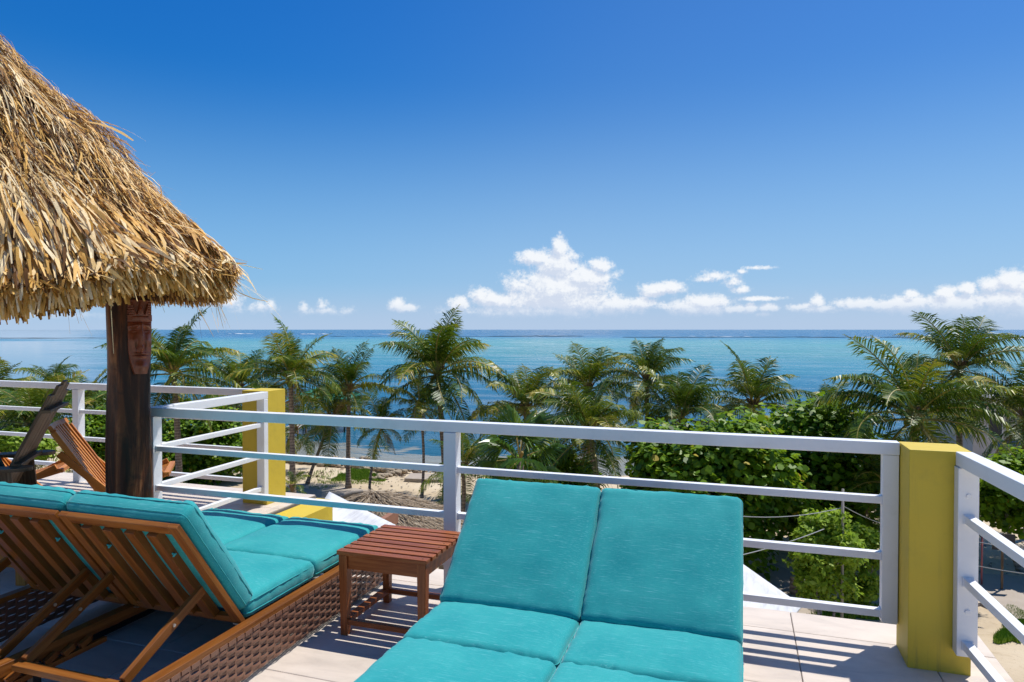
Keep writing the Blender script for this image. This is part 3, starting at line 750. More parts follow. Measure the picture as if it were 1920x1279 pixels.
# ------------------------------------------------------------------ trunk post and carved mask
tp = Vector((-4.262, 3.86, 0))
mb = MB(); n = 30; H_ = 2.35; rows_ = 50
for i in range(rows_ + 1):
    z = H_ * i / rows_; f = z / H_
    for k in range(n):
        a = 2 * PI * k / n
        r_ = .150 - .010 * f + .016 * mnoise.noise(Vector((math.cos(a) * 1.1, math.sin(a) * 1.1, z * .9))) + .011 * mnoise.noise(Vector((math.cos(a) * 3.2, math.sin(a) * 3.2, z * 1.6 + 9))) + .012 * max(0, .35 - z)
        r_ += .006 * math.sin(a * 5 + 2 * mnoise.noise(Vector((0, 0, z))))
        mb.v.append((r_ * math.cos(a), r_ * math.sin(a), z))
for i in range(rows_):
    for k in range(n): k2 = (k + 1) % n; mb.face((i * n + k, i * n + k2, (i + 1) * n + k2, (i + 1) * n + k), [(0, 0)] * 4)
tr = build(mb, 'trunk_post', M_BARK, None, True); tr.location = tp
tag(tr, 'dark varnished tree trunk post holding up the thatched roof', 'post')
# mask: carved relief plank
def mask():
    nu, nv = 56, 130; w0, h0 = .082, .535; mb = MB()
    def g_(x, s): return math.exp(-(x / s) ** 2)
    def half(v):
        if v > .70: return 1.0
        if v > .35: return 1.0 - .04 * ((.70 - v) / .35)
        return .96 - .46 * ((.35 - v) / .35) ** 1.6
    def relief(u, v):
        x = u * half(v); h = .030 * (1 - .75 * x * x)
        if v > .71:      # crown
            h = .026 * (1 - .5 * x * x)
            if v < .79: h += .010 + (.004 if abs(x) < .62 and v > .735 and v < .775 else 0)
            else:
                spike = max(0, 1 - abs(x) / .30) * .17
                for cx_ in (-.62, .62): spike = max(spike, max(0, 1 - abs(x - cx_) / .30) * .15)
                if v - .80 < spike: h += .012
                if (x ** 2 + ((v - .845) * 3.2) ** 2) < .018: h += .008
                if abs(x) > .6 and int(v * 90) % 3 == 0: h -= .005
            return h
        h += .030 * g_(x, .17) * (1 - abs((v - .50) / .24) ** 2 if abs(v - .50) < .24 else 0) + .012 * g_(x, .28) * g_(v - .345, .035)
        for s in (-1, 1):
            h += .014 * g_(x - s * .50, .34) * g_(v - .635 - .03 * (1 - abs(x)) , .020)
            h -= .016 * g_(x - s * .47, .27) * g_(v - .585, .028)
            h += .011 * g_(x - s * .47, .20) * g_(v - .578, .013)
            h += .009 * g_(x - s * .55, .25) * g_(v - .45, .07)
            h -= .008 * g_(x - s * .30, .10) * g_(v - .36, .05)
        h += .013 * g_(x, .36) * g_(v - .275, .011) + .012 * g_(x, .32) * g_(v - .235, .012) - .010 * g_(x, .42) * g_(v - .256, .007)
        h += .016 * g_(x, .40) * g_(v - .10, .06)
        h -= .010 * g_(v - .705, .006)
        return h
    for j in range(nv + 1):
        v = j / nv
        for i in range(nu + 1):
            u = i / nu * 2 - 1; hh = relief(u, v)
            if abs(u) > .93: hh *= max(0, (1 - abs(u)) / .07) ** .5
            mb.v.append((u * half(v) * w0, -hh * 1.7 - .012, v * h0))
    b0 = len(mb.v)
    for j in range(nv):
        for i in range(nu): a = j * (nu + 1) + i; mb.face((a, a + 1, a + nu + 2, a + nu + 1), [(0, 0)] * 4)
    rim = [j * (nu + 1) for j in range(nv + 1)][::-1] + list(range(nu + 1))[1:] + [j * (nu + 1) + nu for j in range(1, nv + 1)] + [nv * (nu + 1) + i for i in range(nu - 1, 0, -1)]
    for q in rim: x, y, z = mb.v[q]; mb.v.append((x, .004, z))
    for q in range(len(rim)): q2 = (q + 1) % len(rim); mb.face((rim[q2], rim[q], b0 + q, b0 + q2), [(0, 0)] * 4)
    o = build(mb, 'carved_mask', M_MASK, None, True)
    tag(o, 'reddish carved wooden face mask with spiked crown hanging on the trunk', 'mask'); return o
mk = mask()
ang = math.radians(-14)      # direction from the trunk axis toward the mask
dirv = Vector((math.cos(ang), math.sin(ang), 0)); mk.location = tp + dirv * .138 + Vector((0, 0, 1.378)); mk.rotation_euler = (math.radians(-2), 0, math.radians(-31) + PI / 2)

# ------------------------------------------------------------------ thatched palapa roof
APEX = Vector((-5.86, 3.6, 4.28))
EAVE = [(-3.09, 3.60, 2.11), (-3.13, 3.36, 2.11), (-3.24, 3.10, 2.09), (-3.40, 2.80, 2.05), (-3.72, 2.53, 1.99), (-4.2, 2.38, 1.96), (-4.9, 2.30, 1.96), (-5.8, 2.27, 1.97), (-6.8, 2.30, 2.0), (-7.8, 2.5, 2.05), (-8.5, 2.95, 2.08),
        (-8.75, 3.6, 2.1), (-8.5, 4.25, 2.1), (-7.8, 4.7, 2.1), (-6.8, 4.92, 2.1), (-5.8, 4.98, 2.1), (-4.9, 4.95, 2.1), (-4.3, 4.82, 2.1), (-3.88, 4.50, 2.1), (-3.42, 4.05, 2.1), (-3.14, 3.78, 2.11)]
EAVE = [(APEX.x + (x - APEX.x) * (.957 if x > APEX.x else 1), APEX.y + (y - APEX.y) * .97, z - .05 - (.06 if -5 < x < -3.3 and y < 3.2 else 0)) for x, y, z in EAVE]
def catmull(pts, m):
    out = []; n = len(pts); P_ = [np.array(p) for p in pts]
    for i in range(n):
        p0, p1, p2, p3 = P_[i - 1], P_[i], P_[(i + 1) % n], P_[(i + 2) % n]
        for k in range(m):
            t = k / m; out.append(.5 * ((2 * p1) + (-p0 + p2) * t + (2 * p0 - 5 * p1 + 4 * p2 - p3) * t * t + (-p0 + 3 * p1 - 3 * p2 + p3) * t ** 3))
    return np.array(out)
EV = catmull(EAVE, 12); NE = len(EV)
seg = np.linalg.norm(np.roll(EV, -1, 0) - EV, axis=1); cum = np.concatenate([[0], np.cumsum(seg)]); PER = cum[-1]
def eave_at(s):
    s = s % PER; i = np.clip(np.searchsorted(cum, s, 'right') - 1, 0, NE - 1); f = (s - cum[i]) / seg[i]
    return EV[i] * (1 - f)[:, None] + EV[(i + 1) % NE] * f[:, None]
AP = np.array(APEX)
roof = thing('thatched_roof', 'golden palm thatch roof on a dark trunk at the left', 'roof', (-5.8, 3.6, 0))
RL = np.array(roof.location)
def strips(A, Bp, width, nrm, lift, bend, tint, name, m, par, curl=None, segs=2):
    """N tapering strips from A to B (N,3) lying on a surface with normal nrm"""
    N = len(A); d = Bp - A; L = np.linalg.norm(d, axis=1, keepdims=True); d = d / np.maximum(L, 1e-6)
    side = np.cross(d, nrm); side /= np.maximum(np.linalg.norm(side, axis=1, keepdims=True), 1e-6)
    tw = rng.normal(0, .35, (N, 1)); side = side * np.cos(tw) + nrm * np.sin(tw)
    rows = []
    for k in range(segs + 1):
        f = k / segs; p = A + (Bp - A) * f + nrm * (lift * (f ** 1.0))[:, None] + nrm * (bend * 4 * f * (1 - f))[:, None]
        if curl is not None: p = p + curl * f * f
        w = width * (1.0 if f < .99 else .45) * (.8 if k == 0 else 1)
        rows.append(p - side * (w / 2)[:, None]); rows.append(p + side * (w / 2)[:, None])
    V = np.stack(rows, 1).reshape(-1, 3); R_ = 2 * (segs + 1); base = (np.arange(N) * R_)[:, None]
    F_ = np.concatenate([base + np.array([2 * k, 2 * k + 1, 2 * k + 3, 2 * k + 2])[None] for k in range(segs)], 1).reshape(-1)
    o = link(name, npmesh(name, V, F_, [4] * (N * segs), m, np.repeat(tint, segs)), par); return o
def surf(s, v):      # v: 0 apex .. 1 eave
    e = eave_at(s); v_ = v[:, None]; p = AP + (e - AP) * v_
    bul = np.sin(np.clip(v, 0, 1) * PI) * .05; p[:, 2] += bul
    return p, e
def nrm_at(s):
    e1 = eave_at(s + .02); e0 = eave_at(s - .02); t_ = e1 - e0; d = eave_at(s) - AP
    n = np.cross(t_, d); n /= np.linalg.norm(n, axis=1, keepdims=True); n *= np.sign(n[:, 2:3]); return n
# core under the straw
mb = MB(); m_ = NE
for f, dz, inn in ((1.0, -.05, .05), (.0, -.06, 0)):
    for i in range(m_): e = EV[i] + (AP - EV[i]) * inn; p = AP + (e - AP) * f; mb.v.append((p[0] - RL[0], p[1] - RL[1], p[2] + dz - RL[2]))
for i in range(m_): e = EV[i] + (AP - EV[i]) * .07; mb.v.append((e[0] - RL[0], e[1] - RL[1], e[2] - .20 - RL[2]))
mb.v.append((AP[0] - RL[0], AP[1] - RL[1], AP[2] - .45))
for i in range(m_):
    j = (i + 1) % m_; mb.face((i, j, m_ + j, m_ + i), [(0, 0)] * 4); mb.face((2 * m_ + i, 2 * m_ + j, j, i), [(0, 0)] * 4); mb.face((2 * m_ + i, 3 * m_, 2 * m_ + j), [(0, 0)] * 3)
build(mb, 'roof_core', M_CORE, roof)
N = 42000
s = rng.random(N) * PER
v0 = np.sqrt(rng.random(N) * .98 + .001)
# thicker cover on the side that faces the terrace
keep = (s < PER * .5) | (s > PER * .93) | (rng.random(N) < .35); s, v0 = s[keep], v0[keep]; N = len(s)
A, e = surf(s, v0); ln = rng.uniform(.14, .36, N) + np.where(v0 > .8, .10, 0); Ls = np.linalg.norm(e - AP, axis=1)
v1 = np.minimum(v0 + ln / Ls, 1.0 + rng.uniform(-.012, .012, N)); ds = rng.normal(0, .055, N)
ds += .02 * np.sin(s * 5 + v0 * 9)
Bp, _ = surf(s + ds, v1); nr = nrm_at(s)
lump = (.035 * np.sin(s * 6.3 + v0 * 11) + .03 * np.sin(s * 2.7 - v0 * 17) + .02 * np.sin(s * 15 + v0 * 5))[:, None] * nr
A += nr * rng.uniform(.0, .05, N)[:, None] + lump; Bp += lump * .6 * (v1 < .97)[:, None]
low = v0 > .80
wd = np.where(low, rng.uniform(.008, .023, N), rng.uniform(.0035, .011, N))
tint = np.clip(rng.normal(.55, .26, N) + np.where(v0 < .80, .15, .04) + .12 * np.sin(s * 3.1 + v0 * 14), 0, 1); tint[rng.random(N) < .14] = .05
cu = rng.normal(0, .018, (N, 3)); cu[:, 2] -= .01
strips(A - RL, Bp - RL, wd, nr, rng.uniform(-.01, .075, N), rng.normal(0.010, .016, N), tint, 'thatch', M_THATCH, roof, cu, 3)['kind'] = 'stuff'
# cut hem: bundles of ends, three tiers stepping in and down; underside shade put in as darker tint
def hem(N, zin, zout, inn0, inn1, l0, l1, name, wmin=.012, wmax=.03, tm=.5):
    s = rng.random(N) * PER; e = eave_at(s); n = nrm_at(s); dn = (e - AP); dn /= np.linalg.norm(dn, axis=1, keepdims=True)
    k = rng.uniform(0, 1, N); inn = inn0 + (inn1 - inn0) * k
    A = e - dn * (inn + .12)[:, None]; A[:, 2] += zin + (zout - zin) * k
    hang = np.stack([np.zeros(N), np.zeros(N), -np.ones(N)], 1); dd = dn * rng.uniform(.35, 1.0, N)[:, None] + hang * rng.uniform(.5, 1.1, N)[:, None] + rng.normal(0, .12, (N, 3))
    dd /= np.linalg.norm(dd, axis=1, keepdims=True); ln = rng.uniform(l0, l1, N)
    B_ = A + dd * ln[:, None]
    out = np.stack([n[:, 0], n[:, 1], np.zeros(N)], 1); out /= np.linalg.norm(out, axis=1, keepdims=True)
    o = strips(A - RL, B_ - RL, rng.uniform(wmin, wmax, N), out, np.zeros(N), rng.normal(0, .008, N), np.clip(rng.normal(tm, .2, N), 0, 1), name, M_THATCH, roof, rng.normal(0, .015, (N, 3)), 2); o['kind'] = 'stuff'
hem(5200, .02, -.02, -.03, .02, .14, .24, 'hem_thatch', tm=.62)
hem(4200, -.03, -.08, .02, .10, .14, .24, 'hem_thatch', tm=.38)
hem(4200, -.08, -.13, .10, .20, .14, .25, 'hem_thatch', tm=.24)
hem(2600, -.13, -.14, .18, .45, .12, .24, 'hem_thatch', tm=.18)
hem(50, -.08, -.1, -.02, .06, .28, .5, 'loose_straw', .003, .008, .6)
# sprung strands on the ridge and corner
N = 180; s = np.concatenate([rng.normal(0, .45, 140) % PER, rng.random(40) * PER]); v0 = rng.uniform(.62, 1.0, N); A, e = surf(s, v0); nr = nrm_at(s); dn = e - AP; dn /= np.linalg.norm(dn, axis=1, keepdims=True)
ln = rng.uniform(.12, .42, N); Bp = A + dn * ln[:, None] + nr * (ln * rng.uniform(.05, .40, N))[:, None] + rng.normal(0, .04, (N, 3))
strips(A - RL, Bp - RL, rng.uniform(.003, .014, N), nr, np.zeros(N), rng.normal(.01, .02, N), np.clip(rng.normal(.75, .15, N), 0, 1), 'loose_straw', M_THATCH, roof, rng.normal(0, .05, (N, 3)), 4)['kind'] = 'stuff'
for (q, vv, ll_, ww) in ((-.10, .50, .55, .030), (-.02, .52, .48, .022), (.06, .49, .42, .035), (-.2, .55, .30, .02), (.3, .76, .35, .045), (.42, .80, .30, .05), (.22, .84, .3, .04), (.0, .70, .3, .02), (.55, .74, .42, .05), (.7, .78, .38, .045)):
    s_ = np.array([q % PER]); A, e = surf(s_, np.array([vv])); dn = e - AP; dn /= np.linalg.norm(dn); nr = nrm_at(s_)
    Bp = A + dn * ll_ + nr * ll_ * (.42 if vv < .6 else .12) + np.array([[.05, 0, .02 if vv < .6 else -.08]]); strips(A - RL, Bp - RL, np.array([ww]), nr, np.zeros(1), np.array([.03]), np.array([.7]), 'loose_leaf', M_THATCH, roof, np.array([[0, 0, -.05]]), 5)
# poles inside: ring beam and rafters
mb = MB(); mb.tube([(-3.9 - RL[0], 3.9 - RL[1], 2.2), (-8.2 - RL[0], 3.9 - RL[1], 2.2)], .06, 10, 0); build(mb, 'beam', M_BARK, roof, True)
for k in range(10):
    e = EV[int(k * NE / 10)]; p = AP + (e - AP) * .92
    mb = MB(); mb.tube([(p[0] - RL[0], p[1] - RL[1], p[2] - .16), (AP[0] - RL[0], AP[1] - RL[1], AP[2] - .3)], .03, 6); build(mb, 'rafter', M_BARK, roof, True)
mb = MB(); mb.tube([(0, 0, 0), (.02, 0, 1.1), (0, .02, 2.25)], [.16, .145, .135], 16); o = build(mb, 'trunk_post', M_BARK, None, True); o.location = (-7.6, 3.9, 0)
tag(o, 'second trunk post of the thatched roof, out of the frame at left', 'post')

# ------------------------------------------------------------------ stick chairs, armchair, footrest
def stick_chair(label, loc, rz):
    """folding chair of interlaced sticks; faces local +x"""
    r = thing('stick_chair', label, 'chair', loc, rz, 'orange folding stick chairs')
    n = 9; w = .50
    th_b = math.radians(58); lean = Vector((-math.cos(th_b), 0, math.sin(th_b)))
    piv = Vector((.0, 0, .25)); sdir = Vector((math.cos(math.radians(16)), 0, math.sin(math.radians(16))))
    for k in range(n):
        y = -w / 2 + w * k / (n - 1); arc = .045 * (1 - (2 * k / (n - 1) - 1) ** 2)
        if k % 2 == 0:
            top = piv + lean * (.62 - .02 * abs(k - 4) / 4) + Vector((-arc * .6, y, 0)); bot = piv - lean * (.12 if k not in (0, n - 1) else .35) + Vector((0, y, 0))
            mb = MB(); mb.bar(bot, top, .030, .042, Vector((math.sin(th_b), 0, math.cos(th_b)))); build(mb, 'back_slat', M_STICK, r, bevel=.003)
        else:
            top = piv + lean * .62 + Vector((-arc * .6, y, 0)); bot = piv - lean * .08 + Vector((0, y, 0))
            mb = MB(); mb.bar(bot, top, .030, .042, Vector((math.sin(th_b), 0, math.cos(th_b)))); build(mb, 'back_slat', M_STICK, r, bevel=.003)
    mb = MB()
    for k in range(n - 1):
        y0 = -w / 2 + w * k / (n - 1); y1 = -w / 2 + w * (k + 1) / (n - 1)
        a = lambda q: .045 * (1 - (2 * q / (n - 1) - 1) ** 2)
        mb.bar(piv + lean * .635 + Vector((-a(k) * .6, y0, 0)), piv + lean * .635 + Vector((-a(k + 1) * .6, y1, 0)), .030, .045, lean)
    build(mb, 'top_bar', M_STICK, r, bevel=.003)
    for k in range(n - 1):
        y = -w / 2 + w * (k + .5) / (n - 1)
        rear = piv - sdir * (.10 if k not in (0, n - 2) else .0); fr = piv + sdir * .46 + Vector((0, y, 0))
        mb = MB(); mb.bar(rear + Vector((0, y, 0)), fr, .030, .040); build(mb, 'seat_slat', M_STICK, r, bevel=.003)
    mb = MB(); mb.bar(piv + sdir * .47 + Vector((0, -w / 2, 0)), piv + sdir * .47 + Vector((0, w / 2, 0)), .04, .035); build(mb, 'front_bar', M_STICK, r, bevel=.003)
    for s in (-1, 1):
        mb = MB(); mb.bar((.30, s * (w / 2 + .02), .012), (-.28, s * (w / 2 + .02), .60), .028, .05, (1, 0, 1)); build(mb, 'leg', M_STICK, r, bevel=.003)
        mb = MB(); mb.bar((-.36, s * (w / 2 - .03), .012), (.42, s * (w / 2 - .03), .41), .028, .045, (1, 0, 1)); build(mb, 'leg', M_STICK, r, bevel=.003)
    mb = MB(); mb.bar((-.30, -w / 2 - .03, .045), (-.30, w / 2 + .03, .045), .03, .03); build(mb, 'stretcher', M_STICK, r, bevel=.003)
    return r
stick_chair('orange slatted folding stick chair beside the trunk post', (-5.36, 4.62, 0), math.radians(40)).scale = (1.1, 1.1, 1.1)
stick_chair('orange folding stick chair half hidden behind the dark armchair', (-6.40, 4.45, 0), math.radians(38)).scale = (1.1, 1.1, 1.1)

def armchair():
    r = thing('adirondack_chair', 'dark slatted armchair with striped pillow under the thatched roof', 'armchair', (-5.36, 3.66, 0), math.radians(221))
    # local +x is the way it faces
    bz, tz = .40, 1.30; hgt = [.90, .97, 1.0, .97, .90]
    for k in range(5):
        y = -.25 + .125 * k; b0 = Vector((-.02, y, bz)); t0 = Vector((-.45, y, tz)); t0 = b0 + (t0 - b0) * hgt[k]
        mb = MB(); mb.bar(b0, t0, .115, .022, (1, 0, .48)); build(mb, 'back_board', M_DARK, r, bevel=.003)
    for (f, dd) in ((.35, -.028), (.78, -.028)):
        c = Vector((-.02, 0, bz)) + (Vector((-.45, 0, tz)) - Vector((-.02, 0, bz))) * f + Vector((dd, 0, dd * .4)); mb = MB(); mb.bar(c - Vector((0, .31, 0)), c + Vector((0, .31, 0)), .06, .025, (0, 0, 1)); build(mb, 'back_brace', M_DARK, r, bevel=.003)
    for k in range(5):
        x = .02 + .10 * k; mb = MB(); mb.bar((x, -.28, .40 + .02 * k), (x, .28, .40 + .02 * k), .085, .022); build(mb, 'seat_board', M_DARK, r, bevel=.003)
    for s in (-1, 1):
        mb = MB(); nn = 8; c = []
        for a in np.linspace(PI / 2, 3 * PI / 2, nn): c.append((-.24 + .07 * math.cos(a), .07 * math.sin(a)))
        c += [(.50, -.06), (.56, -.02), (.56, .02), (.50, .06)]
        y = s * .35
        top = [(x, y + yy, .70) for x, yy in c]; bot = [(x, y + yy, .675) for x, yy in c]
        mb.quad(top, [(p[0], p[1]) for p in top]); mb.quad(bot[::-1], [(p[0], p[1]) for p in bot[::-1]])
        for i in range(len(c)): j = (i + 1) % len(c); mb.quad([bot[i], bot[j], top[j], top[i]], [(bot[i][0], 0), (bot[j][0], 0), (bot[j][0], .02), (bot[i][0], .02)])
        build(mb, 'armrest', M_DARK, r, bevel=.003)
        mb = MB(); mb.bar((.42, s * .31, 0), (.42, s * .31, .673), .10, .03, (0, 1, 0)); build(mb, 'leg', M_DARK, r, bevel=.003)
        mb = MB(); mb.bar((-.16, s * .31, 0), (-.10, s * .31, .673), .13, .03, (0, 1, 0)); build(mb, 'leg', M_DARK, r, bevel=.003)
        mb = MB(); mb.bar((-.15, s * .275, .33), (.46, s * .275, .42), .03, .10); build(mb, 'seat_rail', M_DARK, r, bevel=.003)
    me, pm = cushion(.40, .40, .13, 5, 1, 18, 18, 6); me.materials.clear(); me.materials.append(M_PIL)
    return r, me
ac, pil = armchair()
o = link('pillow', pil, None); o.matrix_world = ac.matrix_basis @ Matrix.Translation((.05, .05, .46)) @ Matrix.Rotation(math.radians(-66), 4, 'Y') @ Matrix.Translation((.22, 0, 0)) @ Matrix.Rotation(PI / 2, 4, 'Z')
tag(o, 'teal and beige striped pillow propped in the dark armchair', 'pillow')
ft = thing('footrest', 'orange wooden footrest seen under the left lounger backs', 'footrest', (-4.62, 3.17, 0), math.radians(15))
mb = MB(); mb.bar((-.5, 0, .20), (.16, 0, .17), .03, .085); build(mb, 'side_rail', M_STICK, ft, bevel=.008)
mb = MB(); mb.bar((-.5, .42, .20), (.16, .42, .17), .03, .085); build(mb, 'side_rail', M_STICK, ft, bevel=.008)
for y in (0, .42):
    mb = MB(); mb.bar((.12, y + .031, 0), (.12, y + .031, .2), .07, .03, (0, 1, 0)); build(mb, 'leg', M_STICK, ft, bevel=.006)
for k in range(5): mb = MB(); mb.bar((-.45 + .12 * k, -.03, .255 - .006 * k), (-.45 + .12 * k, .48, .255 - .006 * k), .09, .02); build(mb, 'slat', M_STICK, ft, bevel=.003)

# ------------------------------------------------------------------ palms
def frond_mesh(kind, seed, dead=False):
    """frond of length 1 growing along +x; curve given in the x-z plane"""
    R_ = random.Random(seed)
    e0, droop, vang, hang = {'up': (1.35, .80, .6, .6), 'mid': (.98, 1.30, .4, 1.1), 'out': (.52, 1.40, .3, 1.5), 'low': (.0, 1.25, .3, 1.4), 'hang': (-.6, .8, .2, 1.5)}[kind]
    e0 += R_.uniform(-.1, .1); droop *= R_.uniform(.85, 1.15)
    n = 14; pts = [Vector((0, 0, 0))]; tang = []
    lat = R_.uniform(-.5, .5)
    for i in range(n):
        f = (i + .5) / n; a = e0 - droop * f ** 1.3; d_ = Vector((math.cos(a), lat * f * f, math.sin(a))).normalized(); tang.append(d_); pts.append(pts[-1] + d_ / n)
    tang.append(tang[-1])
    mb = MB(); mb.tube(pts, [.014 * (1 - i / (n + 1.)) + .0015 for i in range(n + 1)], 4, 1)
    for fi in range(len(mb.f)): mb.col[fi] = R_.random()
    m = 56
    for k in range(m):
        f = .14 + .86 * k / (m - 1.); q = f * n; i = min(int(q), n - 1); p = pts[i].lerp(pts[i + 1], q - i); tv = tang[i]
        up = Vector((0, 0, 1)); sd = tv.cross(up).normalized(); nv = sd.cross(tv)
        if nv.z < 0 and kind in ('up', 'mid', 'out'): nv = -nv
        ll = .30 * (math.sin(min(1, (f + .06) * 1.02) * PI) ** .55) * (1 if f < .9 else .8) + .03
        for s_ in (-1, 1):
            if R_.random() < (.06 if not dead else .25): continue
            l = ll * R_.uniform(.8, 1.12); fw = R_.uniform(.45, .75) + (.9 if f > .95 else 0)
            dv = (sd * s_ * 1.0 + tv * fw + nv * (vang * .35)).normalized()
            tip0 = p + dv * (l * .45); dv2 = (dv + Vector((0, 0, -1)) * hang * R_.uniform(.4, 1.5)).normalized(); tip = tip0 + dv2 * (l * .55)
            wv = tv * R_.uniform(.0060, .0095) ; c_ = R_.random() * .75 + (.25 if f > .75 or R_.random() < .12 else 0)
            tw = nv * R_.uniform(-.004, .004)
            mb.quad([p - wv * .55, p + wv * .55, tip0 + wv + tw, tip0 - wv - tw], mi=0, col=c_)
            mb.quad([tip0 - wv - tw, tip0 + wv + tw, tip], mi=0, col=min(1, c_ + R_.random() * .2))
    me = mb.mesh('frond', [M_DEAD if dead else M_FROND, M_RACH])
    a = me.attributes.new('tint', 'FLOAT', 'FACE'); a.data.foreach_set('value', np.array(mb.col, dtype=np.float32))
    return me
FR = {k: [frond_mesh(k, i * 7 + len(k)) for i in range(4)] for k in ('up', 'mid', 'out', 'low', 'hang')}
FR['dead'] = [frond_mesh('hang', 77 + i, True) for i in range(2)]
mbc = MB()
def sphere_mesh(name, m, seg=8, ring=6):
    q = MB()
    for i in range(ring + 1):
        th = PI * i / ring
        for k in range(seg): a = 2 * PI * k / seg; q.v.append((math.sin(th) * math.cos(a), math.sin(th) * math.sin(a), math.cos(th) * 1.15))
    for i in range(ring):
        for k in range(seg): k2 = (k + 1) % seg; q.face((i * seg + k, (i + 1) * seg + k, (i + 1) * seg + k2, i * seg + k2), [(0, 0)] * 4)
    return q.mesh(name, m, True)
COCO = sphere_mesh('coconut', M_COCO)
def palm(label, hub, base, size, nf=20, seed=0, lean_low=1.0, coco=0, wind=.0, dead=1, thick=1.0, group='coconut palms along the beach'):
    R_ = random.Random(seed + 100)
    r = thing('palm_tree', label, 'palm tree', base, 0, group)
    hub = Vector(hub) - Vector(base); pts = []; n = 12
    side = Vector((R_.uniform(-.5, .5), R_.uniform(-.5, .5), 0))
    for i in range(n + 1):
        f = i / n; p = Vector((hub.x * f ** 1.25, hub.y * f ** 1.25, hub.z * f)) + side * math.sin(f * PI) * .35; pts.append(p)
    th = .15 * thick * min(1.2, max(.6, size / 3.2)); rad = [th * (1.55 if i == 0 else 1.2 if i == 1 else 1 - .25 * i / n) for i in range(n + 1)]
    mb = MB(); mb.tube(pts, rad, 10, wob=.08); build(mb, 'trunk', M_PTRUNK, r, True)
    mb = MB()
    for k in range(12):
        a = k * 2.4; d_ = Vector((math.cos(a), math.sin(a), .9)); mb.bar(hub + Vector((0, 0, -.25)), hub + d_ * .28 * size / 3, .05, .10, (0, 0, 1))
    build(mb, 'fibre_sheath', M_DEAD, r)
    ga = 2.39996
    for i in range(nf):
        f = i / (nf - 1.); a = i * ga + R_.uniform(-.25, .25)
        kind = 'up' if f < .17 else 'mid' if f < .46 else 'out' if f < .76 else 'low' if f < .91 else 'hang'
        me = R_.choice(FR[kind]); sc_ = size * R_.uniform(.82, 1.14) * (.85 if f < .12 else 1)
        o = link('frond', me, r, loc=hub + Vector((math.cos(a) * .07, math.sin(a) * .07, .05 - .25 * f)), rot=(R_.uniform(-.3, .3), R_.uniform(-.22, .22), a + wind * math.cos(a)))
        o.scale = (sc_, sc_, sc_)
    for i in range(dead):
        a = R_.uniform(0, 2 * PI); o = link('dead_frond', R_.choice(FR['dead']), r, loc=hub + Vector((0, 0, -.25)), rot=(0, .25, a)); s_ = size * .8; o.scale = (s_,) * 3
    for i in range(coco):
        a = R_.uniform(0, 2 * PI); o = link('coconut', COCO, r, loc=hub + Vector((math.cos(a) * .27, math.sin(a) * .27, -.22 - R_.random() * .22))); o.scale = (.13,) * 3
    return r
def gpt(px, D, dz=0):   # ground point D metres ahead in column px
    p = at(px, 618, D); return Vector((p.x, p.y, GZ + dz))
# label, hub px, hub py, base px, D, radius px, nfronds, coco
PALMS = [
 ('palm right of the trunk post, its crown against the pale sea', 325, 690, 333, 36, 112, 20, 2),
 ('dark palm behind the far ochre pillar', 448, 722, 442, 44, 84, 18, 0),
 ('full palm just right of the far ochre pillar, crown above the rail', 545, 700, 548, 34, 98, 22, 4),
 ('palm with straight grey trunk right of the leaning one', 655, 722, 652, 38, 82, 18, 2),
 ('tallest palm, its fronds against the clouds', 820, 692, 837, 36, 122, 23, 6),
 ('small crowned palm with bare slim trunk below the tallest palm', 787, 752, 789, 34.8, 66, 14, 0),
 ('short crowned palm with gently bent trunk before the blue shallows', 716, 792, 691, 36.5, 58, 13, 0),
 ('palm whose trunk leans steeply to the right over the beach', 622, 775, 574, 39, 74, 15, 0),
 ('low palm tight against the far ochre pillar with dark trunk', 552, 800, 545, 43, 62, 13, 0),
 ('palm right of the tallest one with dark upright fronds', 985, 762, 990, 36, 106, 21, 0),
 ('palm with orange flower stalks above the lounger gap', 1103, 722, 1110, 37, 92, 20, 5),
 ('low broad palm hanging over the railing behind the left foreground back', 1105, 800, 1120, 29, 118, 22, 0),
 ('palm with dark brown trunk and feathery windblown top', 1213, 705, 1215, 36, 90, 19, 3),
 ('spiky olive palm behind the sea grape tree top left', 1278, 772, 1280, 33, 100, 21, 0),
 ('bushy palm standing alone over the sea grape tree', 1412, 752, 1412, 35, 104, 21, 0),
 ('small palm between the sea grape tree and the big right palms', 1562, 782, 1562, 36, 78, 17, 0),
 ('largest palm, its crown right above the near ochre pillar', 1715, 772, 1730, 24, 150, 24, 8),
 ('tall palm behind the largest one, fronds spread over the sea', 1800, 682, 1812, 31, 112, 21, 3),
 ('palm cut by the right edge of the photo', 1925, 775, 1935, 29, 118, 20, 0),
 ('low yellowish palm just left of the near ochre pillar', 1660, 895, 1662, 25, 78, 14, 0),
 ('palm fronds low beside the middle railing post', 868, 870, 862, 30, 78, 13, 0),
 ('broad palm at the far left above the hedge', 60, 790, 60, 38, 112, 19, 0),
 ('palm between the armchair back and the trunk, over the hedge', 148, 770, 150, 42, 92, 18, 0),
 ('half grown palm at the far left behind the white rail', -20, 750, -10, 46, 90, 16, 0),
 ('tiny palm at the foot of the far ochre pillar', 548, 905, 548, 27, 34, 9, 0),
 ('palm at the left horizon between armchair and railing post', 100, 715, 100, 62, 60, 15, 0),
]
for i, (lab, hx, hy, bx, D, R_, nf, co) in enumerate(PALMS):
    palm(lab, at(hx, hy + 6, D), gpt(bx, D), R_ * D / F * 1.20, int(nf * 1.28), i * 13 + 5, coco=co, thick=.8 if R_ < 75 else 1.0)

